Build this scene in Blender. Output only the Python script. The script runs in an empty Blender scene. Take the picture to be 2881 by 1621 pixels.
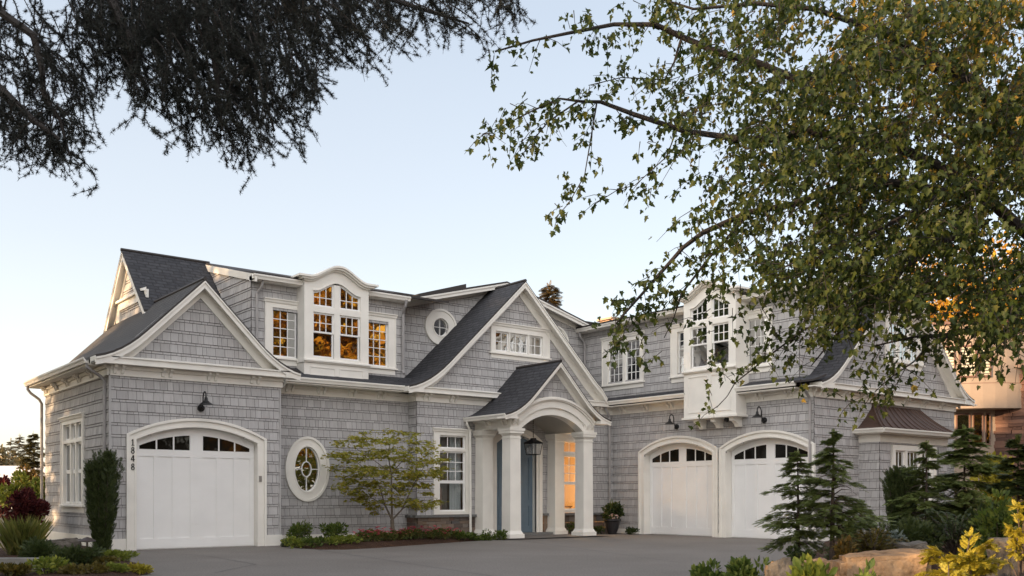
import bpy, bmesh, math, random
import numpy as np
from mathutils import Vector, Matrix

# ------------------------------------------------------------------ camera, sky, sun, exposure
S = bpy.context.scene
COL = S.collection
R = math.radians
cam_d = bpy.data.cameras.new('camera'); cam = bpy.data.objects.new('camera', cam_d); COL.objects.link(cam)
cam.location = (0, 0, 1.25)
cam.rotation_euler = (R(90), 0, R(-38.391))
cam_d.sensor_width = 36.0; cam_d.lens = 33.757; cam_d.shift_y = 0.20288
cam_d.clip_start = 0.1; cam_d.clip_end = 6000
S.camera = cam

SUN_EL = R(11.5)
SUN_AZ = (-0.985, 0.17)          # where the sun stands, seen from above
world = bpy.data.worlds.new('World'); S.world = world
world.use_nodes = True
wn = world.node_tree.nodes; wl = world.node_tree.links
bg = wn['Background']
sky = wn.new('ShaderNodeTexSky'); sky.sky_type = 'NISHITA'; sky.sun_disc = False
sky.sun_elevation = SUN_EL
sky.sun_rotation = math.atan2(SUN_AZ[0], SUN_AZ[1])
sky.altitude = 0; sky.air_density = 1.0; sky.dust_density = 1.5; sky.ozone_density = 1.0
wl.new(sky.outputs[0], bg.inputs[0]); bg.inputs[1].default_value = 0.035
# pale evening haze over the whole sky, whiter towards the horizon, plus an added warm glow behind the camera to fill the house front
wtc = wn.new('ShaderNodeTexCoord'); wsx = wn.new('ShaderNodeSeparateXYZ'); wl.new(wtc.outputs['Generated'], wsx.inputs[0])
wr = wn.new('ShaderNodeValToRGB'); wl.new(wsx.outputs['Z'], wr.inputs['Fac']); we = wr.color_ramp.elements
for k in range(3): we.new(.5)
for k, (pos, c) in enumerate([(0.0, (.80, .74, .66)), (.10, (.72, .695, .67)), (.24, (.585, .58, .595)), (.45, (.475, .50, .54)), (1.0, (.46, .49, .55))]):
    we[k].position = pos; we[k].color = (*c, 1)
wdot = wn.new('ShaderNodeVectorMath'); wdot.operation = 'DOT_PRODUCT'; wl.new(wtc.outputs['Generated'], wdot.inputs[0]); wdot.inputs[1].default_value = (-.80, -.58, .15)
wmr = wn.new('ShaderNodeMapRange'); wl.new(wdot.outputs['Value'], wmr.inputs[0]); wmr.inputs[1].default_value = -.35; wmr.inputs[2].default_value = .9; wmr.inputs[3].default_value = 0; wmr.inputs[4].default_value = 1
wmx = wn.new('ShaderNodeMix'); wmx.data_type = 'RGBA'; wmx.blend_type = 'ADD'; wl.new(wmr.outputs[0], wmx.inputs[0]); wl.new(wr.outputs['Color'], wmx.inputs[6]); wmx.inputs[7].default_value = (1.42, 1.31, 1.20, 1)
bg2 = wn.new('ShaderNodeBackground'); wl.new(wmx.outputs[2], bg2.inputs[0]); bg2.inputs[1].default_value = 0.275
wadd = wn.new('ShaderNodeAddShader'); wl.new(bg.outputs[0], wadd.inputs[0]); wl.new(bg2.outputs[0], wadd.inputs[1]); wl.new(wadd.outputs[0], wn['World Output'].inputs['Surface'])

sun_d = bpy.data.lights.new('sun', 'SUN'); sun = bpy.data.objects.new('sun', sun_d); COL.objects.link(sun)
sun_d.energy = 2.4; sun_d.angle = R(0.6); sun_d.color = (1.0, 0.66, 0.36)
sd = Vector((SUN_AZ[0]*math.cos(SUN_EL), SUN_AZ[1]*math.cos(SUN_EL), math.sin(SUN_EL)))
sun.rotation_euler = sd.to_track_quat('Z', 'Y').to_euler()

S.view_settings.view_transform = 'Standard'; S.view_settings.look = 'None'
S.view_settings.gamma = 1.0; S.view_settings.exposure = 1.95
S.cycles.max_bounces = 8; S.cycles.transparent_max_bounces = 12

random.seed(7)
rng = np.random.default_rng(11)

# ------------------------------------------------------------------ naming and tagging
def tag(o, label=None, cat=None, group=None, kind=None):
    if label: o['label'] = label
    if cat: o['category'] = cat
    if group: o['group'] = group
    if kind: o['kind'] = kind
    return o
def empty(name, loc=(0, 0, 0), parent=None):
    o = bpy.data.objects.new(name, None); COL.objects.link(o); o.location = loc
    o.empty_display_size = 0.2
    if parent: o.parent = parent
    return o
def copy_tree(o, parent=None):
    c = o.copy(); COL.objects.link(c)
    if parent: c.parent = parent; c.matrix_parent_inverse = o.matrix_parent_inverse.copy()
    for ch in [k for k in bpy.data.objects if k.parent == o]:
        copy_tree(ch, c)
    return c

def world_of(o):
    w = o.matrix_basis.copy() if o.type != 'EMPTY' else Matrix.Translation(o.location) @ o.rotation_euler.to_matrix().to_4x4()
    return world_of(o.parent) @ o.matrix_parent_inverse @ w if o.parent else w
def attach(o, parent):
    '''parent without moving: the mesh keeps its world coordinates'''
    o.parent = parent; o.matrix_parent_inverse = world_of(parent).inverted()

# ------------------------------------------------------------------ materials
def new_mat(name):
    m = bpy.data.materials.new(name); m.use_nodes = True
    nt = m.node_tree; return m, nt.nodes, nt.links, nt.nodes['Principled BSDF']
def ramp(n, stops):
    r = n.new('ShaderNodeValToRGB'); e = r.color_ramp.elements
    while len(e) < len(stops): e.new(0.5)
    for k, (p, c) in enumerate(stops):
        e[k].position = p; e[k].color = (c[0], c[1], c[2], 1)
    return r
def plain(name, c, rough=0.6, metal=0.0, spec=0.5, noise=0.0, nscale=6.0, bump=0.0, bscale=60.0):
    m, n, l, b = new_mat(name)
    b.inputs['Base Color'].default_value = (*c, 1); b.inputs['Roughness'].default_value = rough
    b.inputs['Metallic'].default_value = metal; b.inputs['Specular IOR Level'].default_value = spec
    if noise or bump:
        tc = n.new('ShaderNodeTexCoord')
    if noise:
        t = n.new('ShaderNodeTexNoise'); t.inputs['Scale'].default_value = nscale; t.inputs['Detail'].default_value = 6
        l.new(tc.outputs['Object'], t.inputs['Vector'])
        k = ramp(n, [(0.3, [x*(1-noise) for x in c]), (0.7, [min(1, x*(1+noise)) for x in c])])
        l.new(t.outputs['Fac'], k.inputs['Fac']); l.new(k.outputs['Color'], b.inputs['Base Color'])
    if bump:
        t2 = n.new('ShaderNodeTexNoise'); t2.inputs['Scale'].default_value = bscale; t2.inputs['Detail'].default_value = 5
        l.new(tc.outputs['Object'], t2.inputs['Vector'])
        bp = n.new('ShaderNodeBump'); bp.inputs['Strength'].default_value = bump; bp.inputs['Distance'].default_value = 0.02
        l.new(t2.outputs['Fac'], bp.inputs['Height']); l.new(bp.outputs['Normal'], b.inputs['Normal'])
    return m
def island(name, stops, rough=0.75, spec=0.3, trans=0.0, grain=None):
    """colour that differs from one loose piece (shingle, stone, leaf) to the next"""
    m, n, l, b = new_mat(name)
    g = n.new('ShaderNodeNewGeometry')
    k = ramp(n, stops); l.new(g.outputs['Random Per Island'], k.inputs['Fac'])
    col = k.outputs['Color']
    if grain:
        tc = n.new('ShaderNodeTexCoord'); mp = n.new('ShaderNodeMapping'); mp.inputs['Scale'].default_value = grain
        l.new(tc.outputs['Object'], mp.inputs['Vector'])
        t = n.new('ShaderNodeTexNoise'); t.inputs['Scale'].default_value = 1.0; t.inputs['Detail'].default_value = 4
        l.new(mp.outputs['Vector'], t.inputs['Vector'])
        mx = n.new('ShaderNodeMix'); mx.data_type = 'RGBA'; mx.blend_type = 'MULTIPLY'; mx.inputs[0].default_value = 0.45
        kk = ramp(n, [(0.3, (0.72, 0.72, 0.72)), (0.7, (1, 1, 1))]); l.new(t.outputs['Fac'], kk.inputs['Fac'])
        l.new(col, mx.inputs[6]); l.new(kk.outputs['Color'], mx.inputs[7]); col = mx.outputs[2]
    l.new(col, b.inputs['Base Color'])
    b.inputs['Roughness'].default_value = rough; b.inputs['Specular IOR Level'].default_value = spec
    if trans:
        tr = n.new('ShaderNodeBsdfTranslucent'); l.new(col, tr.inputs['Color'])
        ms = n.new('ShaderNodeMixShader'); ms.inputs['Fac'].default_value = trans
        out = n['Material Output']
        l.new(b.outputs[0], ms.inputs[1]); l.new(tr.outputs[0], ms.inputs[2]); l.new(ms.outputs[0], out.inputs['Surface'])
    return m
def glass(name, dark, fac, clear=0.0, wav=0.012):
    m, n, l, b = new_mat(name)
    b.inputs['Base Color'].default_value = (*dark, 1); b.inputs['Roughness'].default_value = 0.5
    b.inputs['Specular IOR Level'].default_value = 0.0
    gl = n.new('ShaderNodeBsdfGlossy'); gl.inputs['Roughness'].default_value = 0.015
    tc = n.new('ShaderNodeTexCoord'); t = n.new('ShaderNodeTexNoise'); t.inputs['Scale'].default_value = 2.2; t.inputs['Detail'].default_value = 2
    l.new(tc.outputs['Object'], t.inputs['Vector'])
    bp = n.new('ShaderNodeBump'); bp.inputs['Strength'].default_value = wav; bp.inputs['Distance'].default_value = 0.2
    l.new(t.outputs['Fac'], bp.inputs['Height']); l.new(bp.outputs['Normal'], gl.inputs['Normal'])
    base = b.outputs[0]
    if clear:
        tp = n.new('ShaderNodeBsdfTransparent'); tp.inputs['Color'].default_value = (clear, clear, clear, 1); base = tp.outputs[0]
    ms = n.new('ShaderNodeMixShader'); ms.inputs['Fac'].default_value = fac
    l.new(base, ms.inputs[1]); l.new(gl.outputs[0], ms.inputs[2]); l.new(ms.outputs[0], n['Material Output'].inputs['Surface'])
    return m
def emit(name, c, s):
    m, n, l, b = new_mat(name)
    b.inputs['Base Color'].default_value = (*c, 1); b.inputs['Emission Color'].default_value = (*c, 1); b.inputs['Emission Strength'].default_value = s
    return m
def roof_mat(name, c1, c2):
    m, n, l, b = new_mat(name)
    uv = n.new('ShaderNodeUVMap')
    br = n.new('ShaderNodeTexBrick'); br.offset = 0.37; br.inputs['Scale'].default_value = 1.0
    br.inputs['Brick Width'].default_value = 0.31; br.inputs['Row Height'].default_value = 0.145
    br.inputs['Mortar Size'].default_value = 0.020; br.inputs['Mortar Smooth'].default_value = 0.4; br.inputs['Bias'].default_value = 0
    br.inputs['Color1'].default_value = (*c1, 1); br.inputs['Color2'].default_value = (*c2, 1)
    br.inputs['Mortar'].default_value = (c1[0]*.35, c1[1]*.35, c1[2]*.35, 1)
    l.new(uv.outputs['UV'], br.inputs['Vector'])
    t = n.new('ShaderNodeTexNoise'); t.inputs['Scale'].default_value = 9; t.inputs['Detail'].default_value = 8
    l.new(uv.outputs['UV'], t.inputs['Vector'])
    kk = ramp(n, [(0.3, (0.6, 0.6, 0.62)), (0.72, (1.15, 1.12, 1.1))]); l.new(t.outputs['Fac'], kk.inputs['Fac'])
    mx = n.new('ShaderNodeMix'); mx.data_type = 'RGBA'; mx.blend_type = 'MULTIPLY'; mx.inputs[0].default_value = 1
    l.new(br.outputs['Color'], mx.inputs[6]); l.new(kk.outputs['Color'], mx.inputs[7]); l.new(mx.outputs[2], b.inputs['Base Color'])
    b.inputs['Roughness'].default_value = 0.85
    bp = n.new('ShaderNodeBump'); bp.inputs['Strength'].default_value = 0.7; bp.inputs['Distance'].default_value = 0.02; bp.invert = True
    l.new(br.outputs['Fac'], bp.inputs['Height']); l.new(bp.outputs['Normal'], b.inputs['Normal'])
    return m

M = {}
M['siding'] = island('siding_shingle', [(0, (.405, .392, .388)), (.45, (.45, .437, .432)), (.8, (.475, .462, .457)), (1, (.51, .497, .492))], rough=.8, grain=(28, 28, 3.0))
M['siding_edge_shade'] = plain('siding_butt_shade', (.165, .155, .15), .85)  # butt faces darkened to stand in for the shadow under each course
M['siding_gap_shade'] = plain('siding_gap_shade', (.12, .112, .108), .9)  # shade of the open gaps put into a dark backing colour
M['trim'] = plain('trim_paint', (.82, .79, .73), .45, noise=.05, nscale=2.2, bump=.08, bscale=35)
M['white'] = plain('door_paint', (.83, .82, .805), .4, noise=.035, nscale=1.6, bump=.06, bscale=30)
M['sash'] = plain('sash_paint', (.84, .83, .81), .4)
M['roof'] = roof_mat('asphalt_shingle', (.052, .053, .060), (.030, .031, .037))
M['roof_warm'] = roof_mat('asphalt_shingle_pale', (.075, .071, .070), (.055, .052, .052))  # paler, warmer tone of the same shingle
M['edge'] = plain('drip_edge', (.03, .024, .022), .6)
M['glass'] = glass('window_glass', (.012, .013, .010), .60)
M['glass_dark'] = glass('door_glass', (.010, .009, .007), .03)
M['glass_clear'] = glass('clear_glass', (.0, .0, .0), .13, clear=.85)
M['blue'] = plain('blue_door_paint', (.125, .18, .23), .4, noise=.05)
M['stone'] = island('ledge_stone', [(0, (.10, .075, .065)), (.25, (.17, .14, .12)), (.5, (.24, .17, .12)), (.7, (.13, .12, .115)), (.88, (.27, .22, .18)), (1, (.19, .11, .085))], rough=.85, grain=(14, 14, 14))
M['stone_cap'] = plain('stone_cap', (.16, .16, .155), .7, noise=.15, nscale=20)
M['bronze'] = plain('bronze_roof', (.085, .050, .037), .45, metal=.4, noise=.2, nscale=3)
M['black'] = plain('black_metal', (.012, .012, .013), .4, metal=.2)
M['gray_metal'] = plain('downspout_paint', (.34, .325, .32), .5)
M['lantern_glass'] = glass('lantern_glass', (0, 0, 0), .12, clear=.8)
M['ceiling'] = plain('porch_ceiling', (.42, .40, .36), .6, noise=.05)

# ------------------------------------------------------------------ mesh builder
def FA(Y): return lambda s, z, o: (s, Y - o, z)          # wall facing -Y, s = X
def FB(X): return lambda s, z, o: (X - o, -s, z)         # wall facing -X, s = -Y
class MB:
    def __init__(self): self.v = []; self.f = []; self.m = []; self.uv = []; self.has_uv = False; self.marks = []
    def add(self, vs, fs, mi=0, uvs=None):
        b = len(self.v); self.v += [tuple(p) for p in vs]
        for k, f in enumerate(fs):
            self.f.append([b + i for i in f]); self.m.append(mi)
            self.uv.append(uvs[k] if uvs else None)
        if uvs: self.has_uv = True
        self.marks.append((len(self.v), len(self.f)))
        return self
    def box(self, P, s0, s1, z0, z1, o0, o1, mi=0):
        if s1 < s0: s0, s1 = s1, s0
        vs = [P(s, z, o) for o in (o0, o1) for z in (z0, z1) for s in (s0, s1)]
        return self.add(vs, [(0, 2, 3, 1), (4, 5, 7, 6), (0, 1, 5, 4), (2, 6, 7, 3), (0, 4, 6, 2), (1, 3, 7, 5)], mi)
    def poly(self, P, pts, o0, o1, mi=0):
        n = len(pts)
        vs = [P(s, z, o0) for s, z in pts] + [P(s, z, o1) for s, z in pts]
        return self.add(vs, [list(range(n))[::-1], list(range(n, 2*n))] + [(i, (i+1) % n, n+(i+1) % n, n+i) for i in range(n)], mi)
    def ring(self, P, a, b, o0, o1, mi=0, closed=False):
        n = len(a); vs = []
        for (s, z), (s2, z2) in zip(a, b):
            vs += [P(s, z, o0), P(s2, z2, o0), P(s2, z2, o1), P(s, z, o1)]
        fs = []
        for i in range(n if closed else n-1):
            j = ((i+1) % n)*4; i4 = i*4
            for k in range(4):
                fs.append((i4+k, i4+(k+1) % 4, j+(k+1) % 4, j+k))
        if not closed: fs += [(0, 3, 2, 1), ((n-1)*4, (n-1)*4+1, (n-1)*4+2, (n-1)*4+3)]
        return self.add(vs, fs, mi)
    def prof(self, P, s0, s1, pr, mi=0):               # profile (o,z) drawn along s
        n = len(pr)
        vs = [P(s0, z, o) for o, z in pr] + [P(s1, z, o) for o, z in pr]
        return self.add(vs, [list(range(n)), list(range(n, 2*n))[::-1]] + [(i, n+i, n+(i+1) % n, (i+1) % n) for i in range(n)], mi)
    def tube(self, pts, r, n=6, mi=0, caps=True):
        pts = [Vector(p) for p in pts]; m = len(pts)
        rr = r if isinstance(r, (list, tuple)) else [r]*m
        vs = []
        d0 = (pts[1]-pts[0]).normalized(); up = Vector((0, 0, 1)) if abs(d0.z) < .95 else Vector((1, 0, 0))
        sx = d0.cross(up).normalized()
        for i in range(m):
            d = (pts[min(i+1, m-1)] - pts[max(i-1, 0)]).normalized()
            sx = (sx - d*sx.dot(d)).normalized(); sy = d.cross(sx)
            for k in range(n):
                a = 2*math.pi*k/n
                vs.append(pts[i] + (sx*math.cos(a) + sy*math.sin(a))*rr[i])
        fs = [(i*n+k, i*n+(k+1) % n, (i+1)*n+(k+1) % n, (i+1)*n+k) for i in range(m-1) for k in range(n)]
        if caps: fs += [list(range(n))[::-1], list(range((m-1)*n, m*n))]
        return self.add(vs, fs, mi)
    def lathe(self, c, pr, n=16, mi=0):
        vs = []
        for r, z in pr:
            for k in range(n):
                a = 2*math.pi*(k+.5)/n; vs.append((c[0]+r*math.cos(a), c[1]+r*math.sin(a), c[2]+z))
        m = len(pr)
        fs = [(i*n+k, i*n+(k+1) % n, (i+1)*n+(k+1) % n, (i+1)*n+k) for i in range(m-1) for k in range(n)]
        fs += [list(range(n))[::-1], list(range((m-1)*n, m*n))]
        return self.add(vs, fs, mi)
    def each(self, name, mats, parent):
        '''one object for every piece added'''
        out = []; k0 = 0; f0 = 0
        for k1, f1 in self.marks:
            m = MB(); m.v = self.v[k0:k1]; m.f = [[i-k0 for i in f] for f in self.f[f0:f1]]; m.m = self.m[f0:f1]; m.uv = [None]*(f1-f0)
            out.append(m.build(name, mats, parent)); k0, f0 = k1, f1
        return out
    def build(self, name, mats, parent=None, smooth=False, loc=None, recalc=True):
        me = bpy.data.meshes.new(name)
        me.from_pydata(self.v, [], self.f)
        if not isinstance(mats, (list, tuple)): mats = [mats]
        for m in mats: me.materials.append(m)
        me.polygons.foreach_set('material_index', self.m)
        if self.has_uv:
            lay = me.uv_layers.new(name='UVMap'); k = 0
            for f, u in zip(self.f, self.uv):
                for i in range(len(f)):
                    lay.data[k].uv = u[i] if u else (0, 0); k += 1
        if recalc:
            bm = bmesh.new(); bm.from_mesh(me); bmesh.ops.recalc_face_normals(bm, faces=bm.faces); bm.to_mesh(me); bm.free()
        if smooth: me.polygons.foreach_set('use_smooth', [True]*len(me.polygons))
        o = bpy.data.objects.new(name, me); COL.objects.link(o)
        if parent: attach(o, parent)
        if loc: o.location = loc
        return o

def clip(poly, a, b):
    """keep the part of poly left of the line a->b"""
    out = []; n = len(poly)
    def side(p): return (b[0]-a[0])*(p[1]-a[1]) - (b[1]-a[1])*(p[0]-a[0])
    for i in range(n):
        p, q = poly[i], poly[(i+1) % n]; sp, sq = side(p), side(q)
        if sp >= 0: out.append(p)
        if (sp >= 0) != (sq >= 0):
            t = sp/(sp-sq); out.append((p[0]+(q[0]-p[0])*t, p[1]+(q[1]-p[1])*t))
    return out
def clip_convex(poly, outline):
    for i in range(len(outline)):
        poly = clip(poly, outline[i], outline[(i+1) % len(outline)])
        if len(poly) < 3: return []
    return poly
def subtract(segs, cuts):
    for c0, c1 in cuts:
        nxt = []
        for a, b in segs:
            if c1 <= a or c0 >= b: nxt.append((a, b)); continue
            if c0 > a: nxt.append((a, c0))
            if c1 < b: nxt.append((c1, b))
        segs = nxt
    return segs
def shingle_wall(P, outline, openings, parent, name='wall'):
    """ribbon-coursed cedar shingles, each a tapered piece, over a dark backing"""
    mb = MB(); zs = [p[1] for p in outline]; ss = [p[0] for p in outline]
    z = min(zs) - .02; big = True; smin, smax = min(ss), max(ss)
    while z < max(zs):
        h = .205 if big else .062
        z1 = z + h; zm = (z+z1)/2
        cuts = [c for c in (f(zm) for f in openings) if c]
        for a, b in subtract([(smin, smax)], cuts):
            q = clip_convex([(a, z), (b, z), (b, z1+.001), (a, z1+.001)], outline)
            if q: mb.add([P(s, t, -.004) for s, t in q], [list(range(len(q)))], 1)
        s = smin - random.random()*.2
        while s < smax:
            w = random.choice((.11, .14, .17, .20, .24)) * random.uniform(.9, 1.1)
            jig = random.uniform(-.003, .003)
            for a, b in subtract([(s+.003, s+w-.003)], cuts):
                if b - a < .012: continue
                q = clip_convex([(a, z+jig*.5), (b, z+jig*.5), (b, z1-.0095), (a, z1-.0095)], outline)
                if len(q) < 3: continue
                n = len(q); th = .028 + random.uniform(-.003, .003)
                fr = [P(u, v, .004 + (th-.004)*max(0, 1-(v-z)/(h+.02)) if big else .013*max(0, 1-(v-z)/(h+.05))+.006) for u, v in q]
                bk = [P(u, v, -.003) for u, v in q]
                mb.add(fr+bk, [list(range(n))], 0)
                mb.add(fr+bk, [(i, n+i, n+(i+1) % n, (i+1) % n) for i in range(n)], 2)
            s += w
        z = z1; big = not big
    return mb.build(name, [M['siding'], M['siding_gap_shade'], M['siding_edge_shade']], parent, recalc=False)
def rect_open(s0, s1, z0, z1): return lambda z: (s0, s1) if z0 < z < z1 else None
def ell_open(cs, cz, a, b): return lambda z: (cs-a*math.sqrt(1-((z-cz)/b)**2), cs+a*math.sqrt(1-((z-cz)/b)**2)) if abs(z-cz) < b else None
def arc(s0, s1, zs, za, n=24):
    """points of the circular arc from (s0,zs) over apex za to (s1,zs)"""
    w = (s1-s0)/2; rise = za-zs; r = (w*w+rise*rise)/(2*rise); c = (s0+s1)/2; cz = za-r; a = math.asin(min(1, w/r))
    return [(c+r*math.sin(-a+2*a*i/n), cz+r*math.cos(-a+2*a*i/n)) for i in range(n+1)]
def arc_z(s0, s1, zs, za):
    w = (s1-s0)/2; rise = za-zs; r = (w*w+rise*rise)/(2*rise); c = (s0+s1)/2; cz = za-r
    return lambda s: cz+math.sqrt(max(0, r*r-(s-c)**2))
def arch_open(s0, s1, zs, za):
    w = (s1-s0)/2; rise = za-zs; r = (w*w+rise*rise)/(2*rise); c = (s0+s1)/2; cz = za-r
    def f(z):
        if z < zs: return (s0, s1)
        if z < za: d = math.sqrt(max(0, r*r-(z-cz)**2)); return (c-d, c+d)
    return f
def grid_slab(rows, thick, mats, parent, name='roof', uvscale=1.0):
    """roof sheet: rows = list of polylines (eave to ridge), all the same length; thickness straight down"""
    mb = MB(); nr, nc = len(rows), len(rows[0])
    vlen = [0]
    for j in range(1, nc):
        vlen.append(vlen[-1] + (Vector(rows[0][j])-Vector(rows[0][j-1])).length)
    ulen = [0]
    for i in range(1, nr): ulen.append(ulen[-1] + (Vector(rows[i][0])-Vector(rows[i-1][0])).length)
    top = [p for r in rows for p in r]; bot = [(p[0], p[1], p[2]-thick) for p in top]; N = nr*nc
    fs, us, ms = [], [], []
    for i in range(nr-1):
        for j in range(nc-1):
            q = (i*nc+j, (i+1)*nc+j, (i+1)*nc+j+1, i*nc+j+1)
            fs.append(q); us.append([(ulen[i], vlen[j]), (ulen[i+1], vlen[j]), (ulen[i+1], vlen[j+1]), (ulen[i], vlen[j+1])]); ms.append(0)
            fs.append([N+k for k in q[::-1]]); us.append([(0, 0)]*4); ms.append(1)
    def edge(a, b): fs.append((a, b, N+b, N+a)); us.append([(0, 0)]*4); ms.append(1)
    for j in range(nc-1): edge(j, j+1); edge((nr-1)*nc+j, (nr-1)*nc+j+1)
    for i in range(nr-1): edge(i*nc, (i+1)*nc); edge(i*nc+nc-1, (i+1)*nc+nc-1)
    b = len(mb.v); mb.v = top+bot; mb.f = [list(f) for f in fs]; mb.m = ms; mb.uv = us; mb.has_uv = True
    return mb.build(name, mats, parent)
# ================================================================== THE HOUSE
H = empty('house', (15.0, 24.0, 0))
tag(H, 'large grey shingled house with white trim, dark gabled roofs and three arched white garage doors', 'house')
YG, YM, YC, XR, YE, XL = 22.6, 23.8, 23.35, 22.85, 15.5, 6.33
YD, XD, YR = 24.25, 22.95, 24.9
PG, PM, PC, PR, PE, PL = FA(YG), FA(YM), FA(YC), FB(XR), FA(YE), FB(XL)
PD, PXD, PRW = FA(YD), FB(XD), FA(YR)
CG, CC = 8.40, 18.75                     # centre lines of the garage gable and the entry gable

# ---- openings
G1 = dict(P=PG, s0=6.91, s1=9.83, zs=2.545, za=2.875, w=.215, dep=.17)
G2 = dict(P=PR, s0=-21.86, s1=-19.02, zs=2.57, za=2.92, w=.215, dep=.24)
G3 = dict(P=PR, s0=-18.52, s1=-15.66, zs=2.57, za=2.92, w=.20, dep=.24)
def gopen(g): return arch_open(g['s0']-.08, g['s1']+.08, g['zs'], g['za']+.08)
DOOR = dict(s0=17.87, s1=19.45, zs=2.86, za=3.14)

# ---- shingled walls
shingle_wall(PG, [(XL, .26), (10.45, .26), (10.45, 4.0), (XL, 4.0)], [gopen(G1)], H)
shingle_wall(PG, [(6.35, 4.36), (10.45, 4.36), (CG, 6.36)], [], H)
shingle_wall(PL, [(-28.55, .02), (-YG, .02), (-YG, 4.0), (-28.55, 4.0)], [rect_open(-26.6, -24.75, .95, 3.2)], H)
shingle_wall(PM, [(10.45, .2), (15.0, .2), (15.0, 4.0), (10.45, 4.0)], [ell_open(11.75, 1.98, .5, .75)], H)
shingle_wall(FB(15.0), [(-YM, .66), (-YC, .66), (-YC, 4.0), (-YM, 4.0)], [], H)
LW = (15.56, 16.86); RW = (20.36, 21.66)
shingle_wall(PC, [(15.0, .68), (XR, .68), (XR, 4.0), (15.0, 4.0)],
             [rect_open(LW[0]+.05, LW[1]-.05, .7, 3.1), rect_open(RW[0]+.05, RW[1]-.05, .7, 3.1), arch_open(17.8, 19.5, 2.9, 3.2)], H)
shingle_wall(PC, [(15.2, 4.36), (22.3, 4.36), (CC, 7.78)], [rect_open(17.75, 19.9, 5.66, 6.4)], H)
shingle_wall(PR, [(-24.2, .14), (-YE, .14), (-YE, 4.0), (-24.2, 4.0)], [gopen(G2), gopen(G3)], H)
shingle_wall(PE, [(XR, .02), (30.55, .02), (30.55, 4.0), (XR, 4.0)], [rect_open(25.1, 28.75, -.1, 2.9)], H)
shingle_wall(PE, [(23.4, 4.36), (30.6, 4.36), (27.0, 7.85)], [rect_open(26.45, 28.5, 5.3, 6.6)], H)
shingle_wall(PD, [(10.4, 4.4), (15.12, 4.4), (15.12, 7.05), (10.4, 7.05)], [rect_open(10.9, 14.7, 5.0, 6.3)], H)
shingle_wall(FB(10.4), [(-27.6, 5.4), (-YD, 4.4), (-YD, 7.06), (-27.6, 8.0)], [], H)
shingle_wall(PRW, [(15.5, 4.4), (23.0, 4.4), (23.0, 7.08), (19.2, 8.05), (15.5, 7.08)],
             [ell_open(16.87, 6.51, .28, .28), ell_open(21.6, 6.51, .28, .28)], H)
shingle_wall(PXD, [(-25.0, 4.4), (-16.04, 4.4), (-16.04, 7.05), (-25.0, 7.05)],
             [rect_open(-23.75, -22.1, 5.05, 6.4), rect_open(-20.6, -17.0, 5.05, 6.4)], H)
shingle_wall(FA(16.04), [(XD, 4.4), (27.0, 4.4), (27.0, 8.0), (XD, 7.06)], [], H)
shingle_wall(FB(8.25), [(-29.3, 5.4), (-25.4, 5.4), (-27.5, 7.95)], [], H)
# plain shell that closes the far sides
mb = MB()
mb.box(FA(33), 8.3, 30.55, 0, 4.3, -.1, 0); mb.box(FB(8.4), -33, -28.5, 0, 4.3, -.1, 0); mb.box(FB(30.45), -33, -YE, 0, 4.3, -.1, 0); mb.box(FB(10.40), -YM, -YG, 0, 4.3, -.05, 0)
mb.box(FA(28.5), XL, 9, 0, 4.3, -.1, 0); mb.box(FA(YD), 15.05, 15.16, 4.4, 7.05, -.7, .0)
mb.each('wall', M['siding'], H)

# ---- stone wainscot of the entry bay
def stone_wall(P, s0, s1, z1, openings):
    mb = MB(); z = 0.0
    while z < z1-.02:
        h = min(random.choice((.09, .12, .15, .19)), z1-z); s = s0
        if z1-z-h < .05: h = z1-z
        while s < s1:
            w = min(random.uniform(.14, .46), s1-s)
            for a, b in subtract([(s+.004, s+w-.004)], openings):
                if b-a > .02: mb.box(P, a, b, z+.004, z+h-.004, -.03, .035+random.random()*.035)
            s += w
        z += h
    return mb.build('stone_wainscot', M['stone'], H)
stone_wall(PC, 15.0, 17.55, .62, []); stone_wall(PC, 19.75, XR, .62, [])
stone_wall(FB(15.0), -YM, -YC-.0, .62, [])
mb = MB()
for a, b in ((14.88, 17.62), (19.7, 22.75)): mb.box(PC, a, b, .62, .69, -.02, .13)
mb.box(FB(15.0), -YM, -YC-.13, .621, .691, -.02, .125)
mb.each('stone_cap', M['stone_cap'], H)

# ---- white base boards
mb = MB()
mb.box(PG, XL-.03, 6.69, 0, .27, 0, .05); mb.box(PG, 10.05, 10.48, 0, .27, 0, .05)
mb.box(PL, -28.58, -YG+.001, -.2, .30, 0, .05); mb.box(PM, 10.5, 14.95, 0, .20, 0, .045)
mb.box(PR, -23.3, -22.08, 0, .15, 0, .045); mb.box(PR, -18.80, -18.74, 0, .12, 0, .045); mb.box(PE, XR-.03, 25.0, -.1, .15, 0, .045)
mb.each('base_board', M['trim'], H)
# corner boards
mb = MB()
mb.box(PG, XL-.02, XL+.03, .27, 3.97, 0, .03); mb.box(PG, 10.42, 10.46, .27, 3.97, 0, .032)
mb.each('corner_board', M['siding'], H)

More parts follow.
